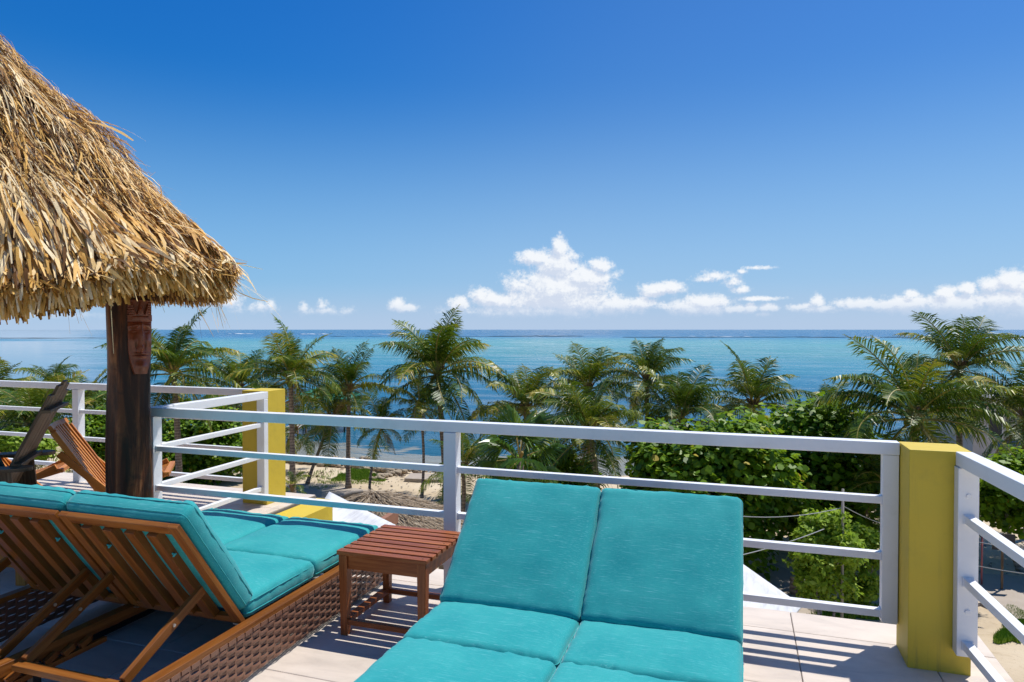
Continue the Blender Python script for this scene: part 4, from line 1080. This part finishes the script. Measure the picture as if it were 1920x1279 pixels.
# ------------------------------------------------------------------ leafy trees
def leaves(name, P_, Nn, size, m, par, k=6, jit=.5, aspect=1.0):
    """flat leaves at points P_ with rough normals Nn"""
    N = len(P_); n = Nn + rng.normal(0, jit, (N, 3)); n /= np.linalg.norm(n, axis=1, keepdims=True)
    t = np.cross(n, rng.normal(0, 1, (N, 3))); t /= np.linalg.norm(t, axis=1, keepdims=True); b_ = np.cross(n, t)
    sz = size * rng.uniform(.65, 1.25, (N, 1)); V = []
    for q in range(k):
        a = 2 * PI * q / k; V.append(P_ + t * (math.cos(a) * sz) * aspect + b_ * (math.sin(a) * sz) + n * (sz * .18 * (math.cos(2 * a))))
    V = np.stack(V, 1).reshape(-1, 3)
    tint = np.clip(rng.normal(.45, .22, N), 0, .97); tint[rng.random(N) < .012] = 1.0
    return link(name, npmesh(name, V, np.arange(N * k), [k] * N, m, tint), par)
def leafy_tree(name, label, cat, centre, radii, nl, lobes, size, m, ground, trunks=3, k=6, aspect=1.0, seed=0, lob=(.28, .42), group=None, tm=None, floor=None):
    global rng
    rng = np.random.default_rng(seed + 500); R_ = random.Random(seed)
    c = Vector(centre); r = thing(name, label, cat, (c.x, c.y, ground), 0, group)
    rad = np.array(radii); L = []
    for i in range(lobes):
        d_ = rng.normal(0, 1, 3); d_ /= np.linalg.norm(d_); f = rng.uniform(.45, .86)
        L.append((np.array([0, 0, c.z - ground]) + d_ * rad * f, rng.uniform(*lob) * min(rad[0], rad[2])))
    if floor is not None: L = [(p, q) for p, q in L if p[2] - q > floor]
    w = np.array([q ** 2 for _, q in L]); w /= w.sum(); idx = rng.choice(len(L), nl, p=w)
    d_ = rng.normal(0, 1, (nl, 3)); d_ /= np.linalg.norm(d_, axis=1, keepdims=True); d_[:, 2] = np.where(d_[:, 2] < -.45, -d_[:, 2] * .6, d_[:, 2])
    P0 = np.array([L[i][0] for i in idx]); Q0 = np.array([L[i][1] for i in idx])
    rr_ = Q0 * rng.uniform(.55, 1.12, nl) ** .6
    P_ = P0 + d_ * rr_[:, None]; Nn = d_ * .7 + np.array([.15, .1, .8])
    o = leaves('crown', P_, Nn, size, m, r, k, .42 if k > 4 else .75, aspect)
    o['kind'] = 'stuff'
    mb = MB()
    for i in range(trunks):
        a = 2 * PI * i / max(1, trunks) + R_.uniform(-.4, .4); b0 = Vector((math.cos(a) * rad[0] * .18, math.sin(a) * rad[1] * .18, -.05))
        t1 = Vector((math.cos(a) * rad[0] * .35, math.sin(a) * rad[1] * .3, (c.z - ground) * .75)); pts = [b0, b0.lerp(t1, .4) + Vector((R_.uniform(-.3, .3), R_.uniform(-.3, .3), .1)) * rad[0] * .2, t1]
        th = max(.03, .035 * rad[0]); mb.tube(pts, [th * 1.3, th, th * .6], 7)
        for q in range(4):
            lo = L[R_.randrange(len(L))][0]; mb.tube([t1 * .8, (t1 * .8).lerp(Vector(lo), .55) + Vector((0, 0, -.05)), Vector(lo)], [th * .55, th * .4, th * .15], 5)
    build(mb, 'trunk', tm or M_GTRUNK, r, True)
    return r
def tree_px(name, label, cat, x0, x1, y0, y1, D, nl, lobes, size, m, depth=1.0, **k):
    a = at(x0, y0, D); b_ = at(x1, y1, D); c = (a + b_) / 2; rx = abs((x1 - x0) * D / F) / 2; rz = abs(a.z - b_.z) / 2
    return leafy_tree(name, label, cat, c, (rx, rx * depth, rz), nl, lobes, size, m, GZ, **k)
G_ = 'sea grape trees of the beach'
tree_px('sea_grape_tree', 'large sea grape tree with round glossy leaves behind the foreground railing', 'tree', 1150, 1520, 775, 1075, 25, 21000, 120, .12, M_GRAPE, .75, trunks=5, seed=1, group=G_)
tree_px('sea_grape_tree', 'sea grape tree filling the view left of the near ochre pillar', 'tree', 1380, 1665, 750, 1060, 27.5, 15000, 95, .12, M_GRAPE, .8, trunks=4, seed=2, group=G_)
tree_px('sea_grape_tree', 'sea grape tree right of the near pillar, its trunk leaning over the sand', 'tree', 1810, 2080, 850, 1015, 25, 9000, 66, .11, M_GRAPE, .9, trunks=2, seed=3, group=G_)
tree_px('sea_grape_tree', 'sunlit low sea grape crown at the right edge before the blue boards', 'tree', 1850, 2010, 850, 905, 33, 4000, 26, .09, M_LIGHTL, .9, trunks=2, seed=4, group=G_)
tree_px('leafy_shrub', 'light green upright young tree left of the near pillar', 'shrub', 1485, 1610, 950, 1150, 20.5, 6500, 70, .055, M_LIGHTL, .9, k=4, aspect=1.7, trunks=3, seed=5, lob=(.30, .46))
tree_px('leafy_shrub', 'light green loose shrub beside the young tree, close to the railing post', 'shrub', 1570, 1662, 965, 1155, 21.5, 4200, 50, .055, M_LIGHTL, .9, k=4, aspect=1.7, trunks=2, seed=6, lob=(.28, .42))
tree_px('sea_grape_tree', 'sea grape hedge seen through the far left railing bars', 'tree', 270, 480, 758, 925, 41, 20000, 80, .10, M_GRAPE, .6, trunks=4, seed=7, group=G_)
tree_px('sea_grape_tree', 'sea grape bush between the stick chair and the trunk post', 'tree', 120, 300, 765, 915, 40, 16000, 70, .10, M_GRAPE, .6, trunks=3, seed=8, group=G_)
tree_px('sea_grape_tree', 'bright bush behind the armchair at the left edge', 'tree', -60, 120, 790, 885, 36, 10000, 50, .10, M_LIGHTL, .6, trunks=3, seed=9, group=G_)
tree_px('sea_grape_tree', 'far green hedge along the left beach under the horizon', 'tree', -80, 170, 716, 800, 62, 9000, 60, .16, M_GRAPE, .3, trunks=3, seed=10, group=G_)
tree_px('sea_grape_tree', 'far hedge clump left of the trunk post beside the grey pole', 'tree', 130, 290, 722, 790, 58, 7000, 44, .15, M_GRAPE, .35, trunks=3, seed=11, group=G_)
tree_px('sea_grape_tree', 'far hedge behind the top rail right of the trunk post', 'tree', 270, 470, 742, 800, 56, 7000, 44, .15, M_GRAPE, .35, trunks=3, seed=12, group=G_)
tree_px('sea_grape_tree', 'dark undergrowth below the low broad palm', 'tree', 890, 1160, 840, 935, 31, 10000, 50, .09, M_GRAPE, .5, trunks=3, seed=13, group=G_)

# fan palm
def fan_palm(label, hub, base, size, seed):
    R_ = random.Random(seed); r = thing('fan_palm', label, 'palm', base); h = Vector(hub) - Vector(base)
    mb = MB(); mb.tube([(0, 0, 0), h * .5 + Vector((.05, 0, 0)), h], [.16, .13, .11], 9, wob=.1); build(mb, 'trunk', M_PTRUNK, r, True)
    ms = []
    for q in range(3):
        mb = MB(); mb.tube([(0, 0, 0), (.28, 0, .04), (.5, 0, .05)], [.012, .01, .008], 4, 1)
        nb = 22
        for k in range(nb):
            a = (k / (nb - 1.) - .5) * 2 * 1.95; a2 = a + .16; c0 = Vector((.5, 0, .05)); L_ = .56 * (1 - .12 * abs(a)) * R_.uniform(.9, 1.08)
            f = lambda a, l, z: c0 + Vector((math.cos(a) * l, math.sin(a) * l, z))
            zz = -.10 * abs(a) ** 1.5; am = (a + a2) / 2
            mb.quad([c0, f(a, L_ * .6, zz * .5 - .02), f(am, L_ * .62, zz * .5 + .02)], col=R_.random()); mb.quad([c0, f(am, L_ * .62, zz * .5 + .02), f(a2, L_ * .6, zz * .5 - .02)], col=R_.random())
            tip = f(am, L_, zz - .08 - R_.random() * .1); mb.quad([f(a, L_ * .6, zz * .5 - .02), tip, f(am, L_ * .62, zz * .5 + .02)], col=R_.random()); mb.quad([f(am, L_ * .62, zz * .5 + .02), tip, f(a2, L_ * .6, zz * .5 - .02)], col=R_.random())
        me = mb.mesh('leaf', [M_FAN, M_RACH]); a_ = me.attributes.new('tint', 'FLOAT', 'FACE'); a_.data.foreach_set('value', np.array(mb.col, dtype=np.float32)); ms.append(me)
    for i in range(17):
        f = i / 16.; o = link('leaf', ms[i % 3], r, loc=h, rot=(R_.uniform(-.3, .3), -1.25 + 1.75 * f + R_.uniform(-.15, .15), i * 2.4)); s_ = size * R_.uniform(.85, 1.1); o.scale = (s_,) * 3
    mb = MB(); mb.tube([h, h + Vector((.1, -.1, .25)), h + Vector((.25, -.25, .2))], [.05, .05, .02], 6); build(mb, 'flower_stalk', M_COCO, r)
fan_palm('fan palm with stiff pleated leaves under the middle of the top rail', at(975, 862, 21), gpt(975, 21), 1.75, 3)
# traveller-like paddle plants behind the middle railing post
def paddle_plant(label, base, n, hgt, spread, seed, wid=.30):
    R_ = random.Random(seed); r = thing('paddle_plant', label, 'plant', base, 0, 'paddle leaved plants below the railing')
    for i in range(n):
        a = i * 2.4 + R_.random(); el_ = R_.uniform(1.05, 1.42); L_ = hgt * R_.uniform(.75, 1.05); mb = MB(); pts = []
        for k in range(13):
            f = k / 12.; e_ = el_ - .9 * f * f * spread; p = (pts[-1] if pts else Vector((0, 0, 0))) + Vector((math.cos(a) * math.cos(e_), math.sin(a) * math.cos(e_), math.sin(e_))) * L_ / 12 * (1 if k else 0); pts.append(p)
        mb.tube(pts, [.022 * (1 - .8 * k / 12.) for k in range(13)], 5, 1)
        side = Vector((-math.sin(a), math.cos(a), 0))
        for s_ in (-1, 1):
            for k in range(5, 12):
                for q in range(3):
                    f0 = k + q / 3.; p = pts[k].lerp(pts[k + 1], q / 3.); p2 = pts[k].lerp(pts[k + 1], min(1, (q + .86) / 3.))
                    w_ = wid * math.sin((f0 - 4.6) / 7.6 * PI) ** .5 * R_.uniform(.75, 1.05); dn = Vector((0, 0, -1)) * w_ * R_.uniform(.0, .5) + (pts[k + 1] - pts[k]).normalized() * w_ * .35
                    mb.quad([p, p2, p2 + side * s_ * w_ * .95 + dn, p + side * s_ * w_ + dn], col=R_.random())
        me = mb.mesh('leaf', [M_BAN, M_RACH]); a_ = me.attributes.new('tint', 'FLOAT', 'FACE'); a_.data.foreach_set('value', np.array(mb.col, dtype=np.float32)); link('leaf', me, r)
paddle_plant('dark upright paddle leaved plant left of the middle railing post', (*at(840, 1040, 13).xy, GZ + .0), 11, 5.0, .5, 2)
paddle_plant('paddle leaved plant between the middle post and the teal back', (*at(893, 1050, 13.5).xy, GZ + .0), 9, 5.0, .45, 5)

# ------------------------------------------------------------------ beach details
def ell(name, x, y, rx, ry, m, z=.0, n=40, par=None, wob=.2, seed=0, zz=GZ):
    c = onz(x, y, zz); p2 = onz(x + rx, y, zz); p3 = onz(x, y - ry, zz); a = p2 - c; b_ = p3 - c; mb = MB()
    pts = [c + a * math.cos(t) * (1 + wob * mnoise.noise(Vector((math.cos(t) * 2, math.sin(t) * 2, seed)))) + b_ * math.sin(t) * (1 + wob * mnoise.noise(Vector((math.cos(t) * 2, math.sin(t) * 2, seed + 5)))) for t in np.linspace(0, 2 * PI, n, endpoint=False)]
    return c, a, b_, pts
def grass_patch(label, cx_, cy_, rx, ry, n, h=.16, seed=0, m=None):
    g_ = np.random.default_rng(seed); c, a, b_, _ = ell('', cx_, cy_, rx, ry, None)
    th = g_.random(n) * 2 * PI; rr_ = np.sqrt(g_.random(n)); rr_ *= 1 + .35 * np.sin(3 * th + seed) + .2 * np.sin(7 * th)
    P_ = np.array(c)[None] + (rr_ * np.cos(th))[:, None] * np.array(a)[None] + (rr_ * np.sin(th))[:, None] * np.array(b_)[None]
    P_[:, 2] = GZ - .03; hh = h * g_.uniform(.4, 1.2, n); w = .018 * (h / .16) * g_.uniform(.7, 1.6, n) + .01; ang_ = g_.random(n) * PI
    dx = np.stack([np.cos(ang_) * w, np.sin(ang_) * w, np.zeros(n)], 1); tip = P_ + np.stack([g_.normal(0, .4, n) * hh, g_.normal(0, .4, n) * hh, hh + .12], 1)
    V = np.stack([P_ - dx, P_ + dx, tip], 1).reshape(-1, 3)
    o = link('grass', npmesh('grass', V, np.arange(3 * n), [3] * n, m or M_GRASS, g_.random(n))); tag(o, label, 'grass', kind='stuff')
grass_patch('bright green creeper patch on the sand by the rock edge', 672, 893, 40, 10, 9000, .07, 3)
grass_patch('thin green runners on the sand left of the slim trunk', 660, 905, 50, 4, 700, .07, 4)
grass_patch('sparse green weeds at the shaded path below the palms', 605, 917, 34, 4, 260, .12, 8)
grass_patch('sparse low weeds on the sand near the far pillar', 590, 893, 50, 12, 260, .10, 12)
grass_patch('green lawn strip beyond the right railing', 1915, 1178, 42, 26, 16000, .09, 21)
grass_patch('green ground cover at the foot of the young tree', 1590, 1150, 70, 16, 6000, .14, 33)
# flat paths
def sheet(name, pix, m, z=.05, label=None, cat=None, st=True, zz=GZ):
    mb = MB(); pts = [onz(x, y, zz + z) for x, y in pix]; mb.quad([tuple(p) for p in pts])
    for i in range(len(pts)):
        p, q = pts[i], pts[(i + 1) % len(pts)]; mb.quad([(p.x, p.y, p.z - .3), (q.x, q.y, q.z - .3), tuple(q), tuple(p)])
    return struct(build(mb, name, m))
sheet('path', [(1380, 1062), (1455, 1058), (1492, 1075), (1515, 1110), (1540, 1160), (1700, 1330), (1380, 1330)], M_PATH, .14)
sheet('path', [(1700, 1080), (1840, 1075), (2050, 1090), (2050, 1165), (1905, 1160), (1840, 1130), (1700, 1150)], M_PATH, .14)
sheet('path', [(540, 908), (600, 906), (640, 912), (700, 920), (690, 945), (540, 945)], M_PATH, .11)
sheet('path', [(758, 897), (770, 887), (835, 889), (830, 900)], M_PATH, .16)
# shore rocks
rk = np.random.default_rng(5); mbv = []; mbf = []; cnt = []
ico = [(0, 0, 1), (.9, 0, .45), (.28, .85, .45), (-.72, .53, .45), (-.72, -.53, .45), (.28, -.85, .45), (.72, .53, -.45), (-.28, .85, -.45), (-.9, 0, -.45), (-.28, -.85, -.45), (.72, -.53, -.45), (0, 0, -1)]
icf = [(0, 1, 2), (0, 2, 3), (0, 3, 4), (0, 4, 5), (0, 5, 1), (1, 6, 2), (2, 7, 3), (3, 8, 4), (4, 9, 5), (5, 10, 1), (6, 7, 2), (7, 8, 3), (8, 9, 4), (9, 10, 5), (10, 6, 1), (6, 11, 7), (7, 11, 8), (8, 11, 9), (9, 11, 10), (10, 11, 6)]
def rocks(line, n, s0, s1, spread):
    for q in range(n):
        f = rk.random() * (len(line) - 1); i = int(f); a = onz(*line[i], GZ); b_ = onz(*line[i + 1], GZ); p = a.lerp(b_, f - i) + Vector((rk.normal(0, spread), rk.normal(0, spread), rk.uniform(-.05, .12)))
        s_ = rk.uniform(s0, s1); B0 = len(mbv)
        for v in ico: mbv.append((p.x + v[0] * s_ * rk.uniform(.7, 1.3), p.y + v[1] * s_ * rk.uniform(.7, 1.3), p.z + v[2] * s_ * rk.uniform(.5, .9)))
        for f_ in icf: mbf.extend([B0 + k for k in f_]); cnt.append(3)
rocks([(470, 852), (545, 860), (650, 868), (760, 882)], 520, .10, .30, .45)
rocks([(700, 900), (722, 893), (745, 886)], 70, .08, .22, .15)
rocks([(760, 882), (860, 886), (960, 887)], 60, .06, .16, .3)
rocks([(190, 905), (280, 880), (340, 890)], 80, .15, .45, .5)
o = link('shore_rocks', npmesh('shore_rocks', np.array(mbv), np.array(mbf), cnt, M_ROCK)); tag(o, 'line of pale broken rocks along the water edge', 'rocks', kind='stuff')

wd_ = np.random.default_rng(17)
def debris(name, label, cat, zone, n, s0, s1, m):
    vv = []; ff = []; cc = []
    for q in range(n):
        x = wd_.uniform(zone[0], zone[1]); y = wd_.uniform(zone[2], zone[3]) + 4 * math.sin(x * .03); p = onz(x, y, GZ); s_ = wd_.uniform(s0, s1); a = wd_.uniform(0, PI); B0 = len(vv)
        for v in ico: vv.append((p.x + (v[0] * math.cos(a) * 1.8 - v[1] * math.sin(a) * .6) * s_ * wd_.uniform(.7, 1.2), p.y + (v[0] * math.sin(a) * 1.8 + v[1] * math.cos(a) * .6) * s_, p.z + .02 + v[2] * s_ * .35))
        for f_ in icf: ff.extend([B0 + k for k in f_]); cc.append(3)
    o = link(name, npmesh(name, np.array(vv), np.array(ff), cc, m)); tag(o, label, cat, kind='stuff')
debris('seaweed', 'scattered dark dry seaweed along the sand below the rocks', 'seaweed', (540, 1150, 884, 900), 160, .05, .14, M_DARK)
debris('fallen_leaves', 'brown fallen palm litter strewn over the sand', 'litter', (560, 840, 895, 950), 160, .03, .09, M_LOG)
debris('fallen_leaves', 'brown litter under the trees beyond the right railing', 'litter', (1660, 1920, 1000, 1090), 140, .03, .09, M_LOG)
# low palapa roof on the beach below
def low_roof(label, c, rx, ry, h, zt, seed, rot=0, n=20000, fascia=None):
    global rng
    rng = np.random.default_rng(seed); r = thing('palapa_roof', label, 'roof', (c.x, c.y, zt - h), rot)
    th = rng.random(n) * 2 * PI; v = np.sqrt(rng.random(n)); 
    def S(th, v): return np.stack([np.sign(np.cos(th)) * np.abs(np.cos(th)) ** .7 * rx * v, np.sign(np.sin(th)) * np.abs(np.sin(th)) ** .7 * ry * v, h * (1 - v ** 1.25)], 1)
    A = S(th, v * .93); Bp = S(th + rng.normal(0, .05, n), np.minimum(1.02, v * .93 + rng.uniform(.05, .12, n))); nr = S(th, v) / np.array([rx, ry, h]) + np.array([0, 0, .4]); nr /= np.linalg.norm(nr, axis=1, keepdims=True)
    strips(A, Bp, rng.uniform(.012, .03, n), nr, rng.uniform(.0, .04, n), np.zeros(n), np.clip(rng.normal(.5, .22, n), 0, 1), 'thatch', M_THATCH2, r, rng.normal(0, .04, (n, 3)), 1)['kind'] = 'stuff'
    mb = MB(); k = 32; mb.v.append((0, 0, h - .04))
    for f in (.5, 1):
        for i in range(k): p = S(np.array([2 * PI * i / k + .01]), np.array([f * .97]))[0]; mb.v.append((p[0], p[1], p[2] - .05))
    for i in range(k): j = (i + 1) % k; mb.face((0, 1 + i, 1 + j), [(0, 0)] * 3); mb.face((1 + i, 1 + k + i, 1 + k + j, 1 + j), [(0, 0)] * 4)
    build(mb, 'roof_core', M_CORE, r)
    for sx, sy in ((-.7, -.7), (.7, -.7), (.7, .7), (-.7, .7)): mb = MB(); mb.tube([(sx * rx * .8, sy * ry * .8, GZ - zt + h), (sx * rx * .8, sy * ry * .8, .15)], .09, 8); build(mb, 'post', M_PTRUNK, r, True)
    return r
lc = at(700, 985, 17.5)
low_roof('grey brown thatched hut roof low on the beach behind the side table', Vector((lc.x, lc.y, 0)), 2.9, 2.2, 1.15, at(700, 920, 17.5).z, 8, math.radians(18))
lg = MB(); p0 = at(640, 934, 17.0); p1 = at(680, 921, 17.2); lg.tube([p0, p0.lerp(p1, .5) + Vector((0, 0, .04)), p1], [.06, .05, .035], 7)
o = build(lg, 'driftwood_log', M_LOG, None, True); tag(o, 'grey bare branch lying over the thatched hut roof', 'branch')
# white membranes
def membrane(label, corners, group='white shade membranes below the terrace'):
    mb = MB(); n = 10; a, b_, c, d_ = [Vector(p) for p in corners]
    for i in range(n + 1):
        for j in range(n + 1):
            u, v = i / n, j / n; p = (a * (1 - u) + b_ * u) * (1 - v) + (d_ * (1 - u) + c * u) * v; p.z -= .10 * math.sin(u * PI) * math.sin(v * PI); mb.v.append(tuple(p))
    for i in range(n):
        for j in range(n): q = i * (n + 1) + j; mb.face((q, q + n + 1, q + n + 2, q + 1), [(0, 0)] * 4)
    o = build(mb, 'shade_membrane', M_MEMB, None, True); s_ = o.modifiers.new('s', 'SOLIDIFY'); s_.thickness = .03
    tag(o, label, 'shade sail', group); return o
membrane('white shade membrane beside the rounded ochre parapet, behind the left lounger feet', [at(617, 925, 11.2), at(742, 988, 9.4), at(700, 1090, 7.6), at(560, 1010, 8.4)])
membrane('white shade membrane below the railing right of the teal backs', [at(1372, 1046, 11.5), at(1504, 1139, 9.6), at(1440, 1210, 8.4), at(1330, 1160, 9.0)])
mb = MB(); mb.bar(at(706, 992, 11), at(742, 968, 12), .10, .22); o = build(mb, 'roof_fascia', M_FASC); tag(o, 'rust brown roof fascia between the white membrane and thatched hut', 'fascia')
# utility poles, wires, bollards
def pole(label, px, ytop, D, r_=.07, m=M_POSTW, arm=False):
    b0 = gpt(px, D); top = at(px, ytop, D).z - GZ; mb = MB(); mb.tube([(0, 0, -.1), (0, 0, top)], [r_, r_ * .8], 8); rt = thing('utility_pole', label, 'pole', b0)
    build(mb, 'pole', m, rt, True); mb = MB(); mb.bar((-.22, 0, top - .25), (.22, 0, top - .25), .05, .06); build(mb, 'crossarm', m, rt); return b0 + Vector((0, 0, top))
t1 = pole('pale grey utility pole among the sea grape leaves left of the near pillar', 1583, 918, 20, .045)
t2 = pole('dark pole rising above the far hedge left of the trunk post', 138, 700, 55, .12, M_DARK)
t3 = pole('thin grey pole between the far hedge clumps by the white rail', 187, 762, 45, .08)
def wire(label, a, b_, sag=.3):
    a = Vector(a); b_ = Vector(b_); mb = MB(); mb.tube([a.lerp(b_, f) - Vector((0, 0, sag * 4 * f * (1 - f))) for f in np.linspace(0, 1, 12)], .011, 5); o = build(mb, 'wire', M_WIRE, None, True); tag(o, label, 'wire', 'overhead wires'); return o
wire('thin wire from the grey pole toward the teal backs, upper one', t1 - Vector((0, 0, .55)), at(1300, 955, 18), .25)
wire('thin pale wire sloping down left from the young tree', at(1545, 992, 17.5), at(1300, 1058, 15), .1)
wire('thin wire from the grey pole past the railing post', t1 - Vector((0, 0, .5)), at(1760, 990, 24), .3)
wire('upper thin wire beyond the right railing', at(1700, 985, 20), at(2000, 1040, 17), .1)
wire('lower thin wire beyond the right railing', at(1700, 1030, 20), at(2000, 1085, 17), .1)
wire('short wire from the grey pole to the hedge beside the trunk', t3 - Vector((0, 0, .2)), at(330, 752, 40), .1)
def bollard(label, px, py):
    b0 = onz(px, py, GZ); rt = thing('bollard', label, 'bollard', b0, 0, 'wooden stump bollards by the path'); mb = MB(); mb.tube([(0, 0, 0), (0, 0, .72), (0, 0, .74)], [.2, .19, .16], 12, wob=.06); build(mb, 'stump', M_PTRUNK, rt, True)
    mb = MB(); mb.tube([(0, 0, .745), (0, 0, .76)], .165, 12); build(mb, 'cap', M_POSTW, rt, True)
bollard('wooden stump bollard at the path edge, the left of two', 1492, 1122); bollard('wooden stump bollard nearer the young tree, the right of two', 1514, 1132)
# right background: pale house, blue boards, board sign, posts
hb = at(1880, 765, 44); h = thing('house', 'pale rendered house behind the palms at the right edge', 'house', (hb.x, hb.y, GZ), YAW)
mb = MB(); mb.box((-1.9, 0, 0), (4.5, 5, 4.6)); build(mb, 'wall', M_PALE, h); mb = MB(); mb.box((-2.3, -.4, 4.6), (4.9, 5.4, 4.78)); build(mb, 'roof', M_MEMB, h, bevel=.02)
for x in (-1.0, 1.2): mb = MB(); mb.box((x, -.05, 2.0), (x + 1.0, -.003, 3.6)); w_ = build(mb, 'window', M_MEMB, h); mb = MB(); mb.box((x + .08, -.07, 2.08), (x + .92, -.052, 3.52)); build(mb, 'pane', M_BBOARD, w_)
bf = thing('board_fence', 'bright blue board fence at the right edge under the palms', 'fence', gpt(1885, 36), YAW)
for k in range(14): mb = MB(); mb.box((-.3 + k * .24, 0, .9 + 0.), (-.3 + k * .24 + .2, .04, 3.15)); build(mb, 'board', M_BLUE, bf)
for z in (1.2, 2.8): mb = MB(); mb.box((-.32, .042, z), (3.1, .09, z + .08)); build(mb, 'rail', M_BBOARD, bf)
for x in (-.2, 2.9): mb = MB(); mb.box((x, .092, 0), (x + .08, .17, 3.1)); build(mb, 'post', M_BBOARD, bf)
sg = thing('board_sign', 'dark tilted board among the trees beyond the right railing', 'board', gpt(1886, 23), YAW - .2)
mb = MB(); mb.box((-.33, 0, 1.5), (.36, .03, 2.05)); build(mb, 'panel', M_BBOARD, sg); mb = MB(); mb.box((-.03, .032, 0), (.03, .08, 1.6)); build(mb, 'post', M_DARK, sg)
pp = thing('marker_post', 'thin pink post with teal cap beyond the right railing', 'post', gpt(1846, 23.5)); mb = MB(); mb.tube([(0, 0, 0), (0, 0, 1.9)], .03, 8); build(mb, 'post', M_PINK, pp, True)
mb = MB(); mb.tube([(0, 0, 1.9), (0, 0, 2.25)], .10, 8); build(mb, 'cap', M_TEALP, pp, True)
# pier with green canopy
pc = at(585, 745, 62); pr = thing('pier', 'wooden pier hut with green canopy over the water behind the palms', 'pier', (pc.x, pc.y, SEA), YAW)
mb = MB(); mb.box((-1.6, -9, .75), (-.2, 0, .9)); mb.box((-2.2, 0, .75), (3.0, 4.5, .9)); build(mb, 'deck', M_POSTW, pr)
for x in (-2.1, .3, 2.9):
    for y in (.2, 4.3): mb = MB(); mb.tube([(x, y, -1), (x, y, 3.2)], .09, 6); build(mb, 'pile', M_DARK, pr, True)
for y in (-8.5, -6, -3.5, -1.2):
    for x in (-1.6, -.2): mb = MB(); mb.tube([(x, y, -1), (x, y, .9)], .09, 6); build(mb, 'pile', M_DARK, pr, True)
mb = MB(); a = [(-2.7, -.5, 3.1), (3.4, -.5, 3.1), (3.4, 4.9, 3.1), (-2.7, 4.9, 3.1)]; ap = (.35, 2.2, 4.1)
for i in range(4): mb.quad([a[i], a[(i + 1) % 4], ap])
mb.quad(a[::-1]); build(mb, 'canopy', M_GREEN, pr)
# reef line and surf far out
rf = np.random.default_rng(9)
def lowblobs(name, label, cat, m, rows, kind='stuff'):
    vv = []; ff = []; cc = []
    for (x0, x1, y, n, hw, hh) in rows:
        for q in range(n):
            x = x0 + (x1 - x0) * rf.random(); p = onz(x, y + rf.normal(0, .25), SEA); w = hw * rf.uniform(.3, 1.5); h_ = hh * rf.uniform(.4, 1.2); B0 = len(vv)
            for v in ico: vv.append((p.x + v[0] * w * .95 + v[1] * w * .3, p.y + v[1] * w * .35 + v[0] * .3 * w, p.z + v[2] * h_))
            for f_ in icf: ff.extend([B0 + k for k in f_]); cc.append(3)
    o = link(name, npmesh(name, np.array(vv), np.array(ff), cc, m)); tag(o, label, cat, kind=kind)
lowblobs('reef', 'dark reef edge breaking the surface far out', 'reef', M_REEF, [(935, 1080, 630.5, 60, 14, .5), (1180, 1700, 632.5, 130, 14, .45), (1700, 1920, 634, 60, 12, .45), (0, 200, 634, 40, 12, .3), (600, 930, 631, 30, 12, .25)])
lowblobs('surf', 'thin white surf along the reef', 'surf', M_FOAM, [(430, 470, 626, 12, 9, .9), (560, 612, 626.5, 14, 9, .9), (700, 760, 627, 8, 8, .7), (1610, 1640, 633, 8, 7, .8), (1890, 1910, 636, 8, 7, .8), (980, 1060, 629.8, 10, 9, .4), (1250, 1420, 631.2, 16, 9, .35)])
